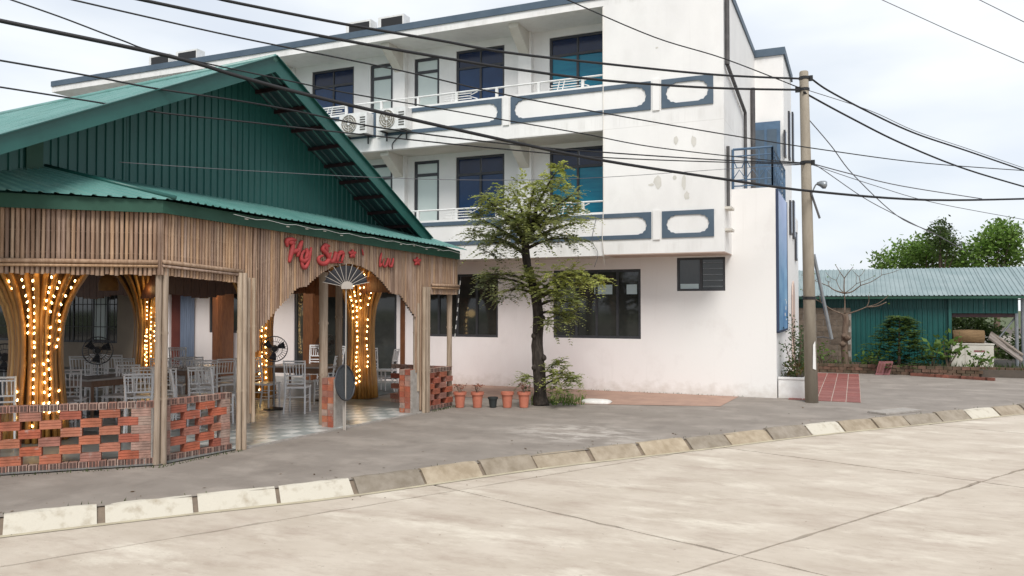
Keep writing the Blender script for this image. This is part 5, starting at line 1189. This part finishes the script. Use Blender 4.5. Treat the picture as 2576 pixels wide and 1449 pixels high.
for _ in range(700):
    p = Vector((uni(-1.5, 6.6), uni(YB + .1, YB + 1.5), .2)); h = uni(.05, .22); s_ = Vector((uni(-1, 1), uni(-1, 1), 0)).normalized() * .014; mb.add([p - s_, p + s_, p + Vector((uni(-.08, .08), uni(-.08, .08), h))], [(0, 1, 2)]); k = uni(.6, 1.2); tt.append((k, k, k))
build_leaves(mb, tt, 'grass', M['leafdark'], kind='stuff')
for x, lab in ((2202, 'rose coloured clay block leaning left of its twin by the shrub'), (2219, 'rose coloured clay block leaning nearest the cone shaped shrub')):
    p = atZ(x, 943); p.z = 0; t = thing('clay_block', lab, 'clay block', tuple(p), 'pair of rose clay blocks'); o_ = Vector((.10, .16, 0))
    MB().ob(p, Vector((.19, 0, 0)), Vector((0, .12, .02)), Vector((.10, .10, .36))).build('body', M['rose'], t); hm = MB()
    for k in range(2): hm.ob(p + Vector((.03 + .075 * k, -.003, .04)) + Vector((.01, .01, .03)), Vector((.05, 0, 0)), Vector((0, .004, 0)), Vector((.07, .07, .25)))
    hm.build('groove', M['darkred'], t)
# cabinet, rolled mat, planks in the open bay
CYB = 26.2; c0 = atY(2393, 866, CYB); c1 = atY(2500, 866, CYB)
cab_ = thing('white_cabinet', 'dirty white metal cabinet standing in the open shed bay', 'cabinet', (c0.x, CYB, 0)); MB().bx(c0.x, c1.x, CYB, CYB + .6, .12, c0.z).build('body', M['paleblock'], cab_)
MB().bx(c0.x - .02, c1.x + .02, CYB - .02, CYB + .62, c0.z, c0.z + .03).build('top', M['paleblock'], cab_)
dd = c1.x - c0.x; dp = MB().bx(c0.x + dd * .33, c0.x + dd * .97, CYB - .012, CYB - .001, .2, c0.z - .04).build('door', M['paleblock'], cab_)
p0_, p1_ = atY(2450, 881, CYB - .02), atY(2478, 886, CYB - .02); MB().bx(p0_.x, p1_.x, CYB - .018, CYB - .0125, p1_.z, p0_.z).build('red_print', M['rose'], dp); MB().bx(p0_.x + .05, p1_.x, CYB - .018, CYB - .0125, p1_.z - .09, p1_.z - .02).build('white_print', M['paper'], dp)
m0 = atY(2398, 848, CYB + .25); m1 = atY(2476, 848, CYB + .25); rm = thing('rolled_mat', 'brown rolled mat lying on top of the white cabinet', 'rolled mat', tuple(m0)); mr = .19; zc = c0.z + .03 + mr
MB().tube([(m0.x, CYB + .3, zc), ((m0.x + m1.x) / 2, CYB + .3, zc + .01), (m1.x, CYB + .3, zc)], [mr, mr * 1.04, mr], 14).build('roll', M['mat_roll'], rm, smooth=True); MB().tube([(m1.x - .001, CYB + .3, zc), (m1.x + .012, CYB + .3, zc)], [mr * .6, mr * .6], 10).build('end', M['backing'], rm)
q0, q1 = atY(2490, 852, 26.6), atY(2566, 912, 25.6)
for i in range(5):
    o_ = Vector((i * .035 - .05, i * .16, i * .03)); a = q0 + o_; b = Vector((q1.x, q1.y, max(.12, q1.z))) + o_ + Vector((uni(-.1, .1), 0, 0)); d = (b - a); w_ = Vector((.05, .14, .03))
    t = MB().ob(a, d, w_, Vector((.015, -.005, .045))).build('plank', M['plank']); tag(t, ('grey plank lowest and nearest in the heap beside the white cabinet', 'second grey plank up in the heap beside the white cabinet', 'middle grey plank of the heap beside the white cabinet', 'fourth grey plank up in the heap beside the white cabinet', 'topmost and farthest grey plank of the heap beside the white cabinet')[i], 'plank', 'planks heaped beside the cabinet')

# ------------------------------------------------------------------ trees beyond the shed
def bigtree(cx_, base_y, Y, clumps, label, m='leafdark', size=.26, n=60, seed=1):
    b = atY(cx_, base_y, Y); b.z = 0; t = thing('broadleaf_tree', label, 'tree', tuple(b), 'trees beyond the green shed'); mb = MB(); tt = []
    top = atY(cx_, clumps[0][1], Y); top = b.lerp(top, .92); MB().tube(smooth([b, b.lerp(top, .5) + Vector((.1, 0, 0)), top]), [.16 - .011 * i for i in range(13)], 8).build('trunk', M['greybark'], t, smooth=True)
    lm = MB()
    for x, y, r, k, ti in clumps:
        c = atY(x, y, Y + uni(-.8, .8)); lm.tube([b.lerp(top, .6), c], [.05, .015], 5)
        for _ in range(int(k * 1.7)):
            d = Vector((random.gauss(0, 1), random.gauss(0, 1), random.gauss(0, .8))).normalized(); p = c + d * r * uni(.5, 1.05); tk = 1 + ti + uni(-.25, .25)
            leaves(mb, tt, p, 10, size * .66, (.16, .16, .12), .25, (tk, tk, tk * .9), .5)
    lm.build('limb', M['greybark'], t); build_leaves(mb, tt, 'crown', M[m], t); return t
bigtree(2330, 740, 36, [(2310, 650, .85, 46, .1), (2260, 660, .8, 40, .2), (2225, 668, .5, 24, .1), (2350, 640, .7, 36, .0), (2290, 635, .6, 30, .4), (2370, 665, .7, 36, .1), (2330, 620, .5, 22, .3)], 'wide green tree crown beyond the left part of the shed roof', 'leafbright')
bigtree(2364, 740, 34.5, [(2366, 600, .42, 26, -.2), (2362, 582, .3, 18, -.3), (2385, 622, .4, 20, -.2), (2400, 640, .4, 18, -.1), (2366, 570, .18, 8, -.3)], 'dark narrow tree top rising between the two broad crowns', 'leafdark', .2)
bigtree(2500, 740, 35, [(2500, 640, .95, 56, .2), (2530, 610, .6, 34, .2), (2515, 590, .5, 26, .3), (2462, 650, .7, 36, .1), (2510, 570, .3, 14, .3), (2540, 645, .6, 30, -.1), (2430, 660, .5, 24, .1), (2478, 620, .4, 20, .3), (2545, 588, .3, 12, .1)], 'tall green tree beyond the right part of shed roof', 'leafbright')
bigtree(2440, 900, 33, [(2420, 815, .7, 40, -.3), (2450, 830, .8, 44, -.3), (2480, 850, .6, 30, -.2), (2405, 850, .7, 30, -.3)], 'dark foliage seen through the open bay of the shed', 'leafdark')
bigtree(2580, 930, 34, [(2575, 900, .8, 40, -.2), (2540, 910, .6, 30, -.1), (2600, 880, .8, 30, -.2)], 'low bushy tree behind the planks at the open end of shed', 'leafdark')

# garland under the front eave, striped cord at the far end of the pavilion
gs = thing('garland', 'thin pale garland strung under the green eave over the lettering', 'garland', tuple(pv(1.0, .3, 3.1)))
gp_ = [pv(.9 + .19 * k, .30, zeave(.9 + .19 * k) - .06 - .012 * (k % 3)) for k in range(31)]
MB().tube(gp_, .0025, 4).build('string', M['whitemetal'], gs)
for k in range(1, 31, 2):
    if rnd() < .25: continue
    MB().ob(gp_[k] + Vector((-.004, 0, -.03)), PU * .06, PV * .003, Vector((0, 0, .010))).build('tinsel', M['palewood'], gs)
sc_ = thing('striped_cord', 'dark and white striped cord hanging slantwise before the window beside the pavilion', 'cord', tuple(atY(1158, 695, 14.2)))
for k in range(14):
    a, b = atY(1159 - 15 * k / 14, 695 + 155 * k / 14, 14.2), atY(1159 - 15 * (k + 1) / 14, 695 + 155 * (k + 1) / 14, 14.2); MB().tube([a, b], .011, 6).build('band', M['whitemetal' if k % 2 else 'frame'], sc_)

# drain slab at the kerb, litter and fallen leaves
dc = atZ(2248, 1033); dv = (KC[-60] - KC[-75]).normalized()
tag(MB().ob(Vector((dc.x - .45, dc.y - .5, .001)), Vector((.62, .8, 0)) * 1.0, Vector((.30, -.22, 0)), Vector((0, 0, .03))).build('drain_cover', M['mortar']), 'grey concrete drain slab set in the pavement beside the kerb', 'drain cover')
lt = MB(); tt = []
for _ in range(420):
    k_ = rnd() * .9
    if k_ < .5: p, n_ = karc(uni(3, 40)); p = p + n_ * random.choice((uni(.16, .5), uni(-.5, -.09), uni(-4, -.1))); z = 0
    else: p = Vector((uni(-9, 3), uni(4, 24), 0)); z = 0
    # keep to the pavement or the road by which side of the kerb the piece lies on
    q = min(range(len(KC)), key=lambda i: (KC[i] - p).length); side_ = (p - KC[q]).dot(kside(q))
    if -.09 < side_ < .16 or (side_ > .6 and rnd() < .6): continue
    z = -.137 if side_ > 0 else .001
    a = uni(0, 6.28); L_ = uni(.006, .016) if side_ > 0 else uni(.006, .03); d = Vector((math.cos(a), math.sin(a), uni(-.1, .3))) * L_; e = Vector((-math.sin(a), math.cos(a), 0)) * L_ * uni(.3, .7); c = Vector((p.x, p.y, z + .003))
    lt.add([c - d, c + e, c + d, c - e], [(0, 1, 2, 3)]); k = uni(.4, 1.3); tt.append((k, k * .85, k * .6))
build_leaves(lt, tt, 'litter', M['deadleaf'], kind='stuff')
wd = MB(); tt = []
for _ in range(500):
    p = random.choice((pv(uni(-.1, 1.2), uni(.12, .2), 0), qv(uni(0, 2.2), uni(.10, .18), 0), Vector((uni(-7.2, -2.2), 17.57, 0)), pv(uni(5.7, 6.6), uni(.12, .2), 0), karc(uni(6, 36))[0] + karc(20)[1] * -.10))
    h = uni(.012, .05); s_ = Vector((uni(-1, 1), uni(-1, 1), 0)).normalized() * .006; wd.add([p - s_, p + s_, p + Vector((uni(-.02, .02), uni(-.02, .02), h))], [(0, 1, 2)]); k = uni(.5, 1.2); tt.append((k, k * .95, k * .8))
build_leaves(wd, tt, 'tufts', M['leafdark'], kind='stuff')
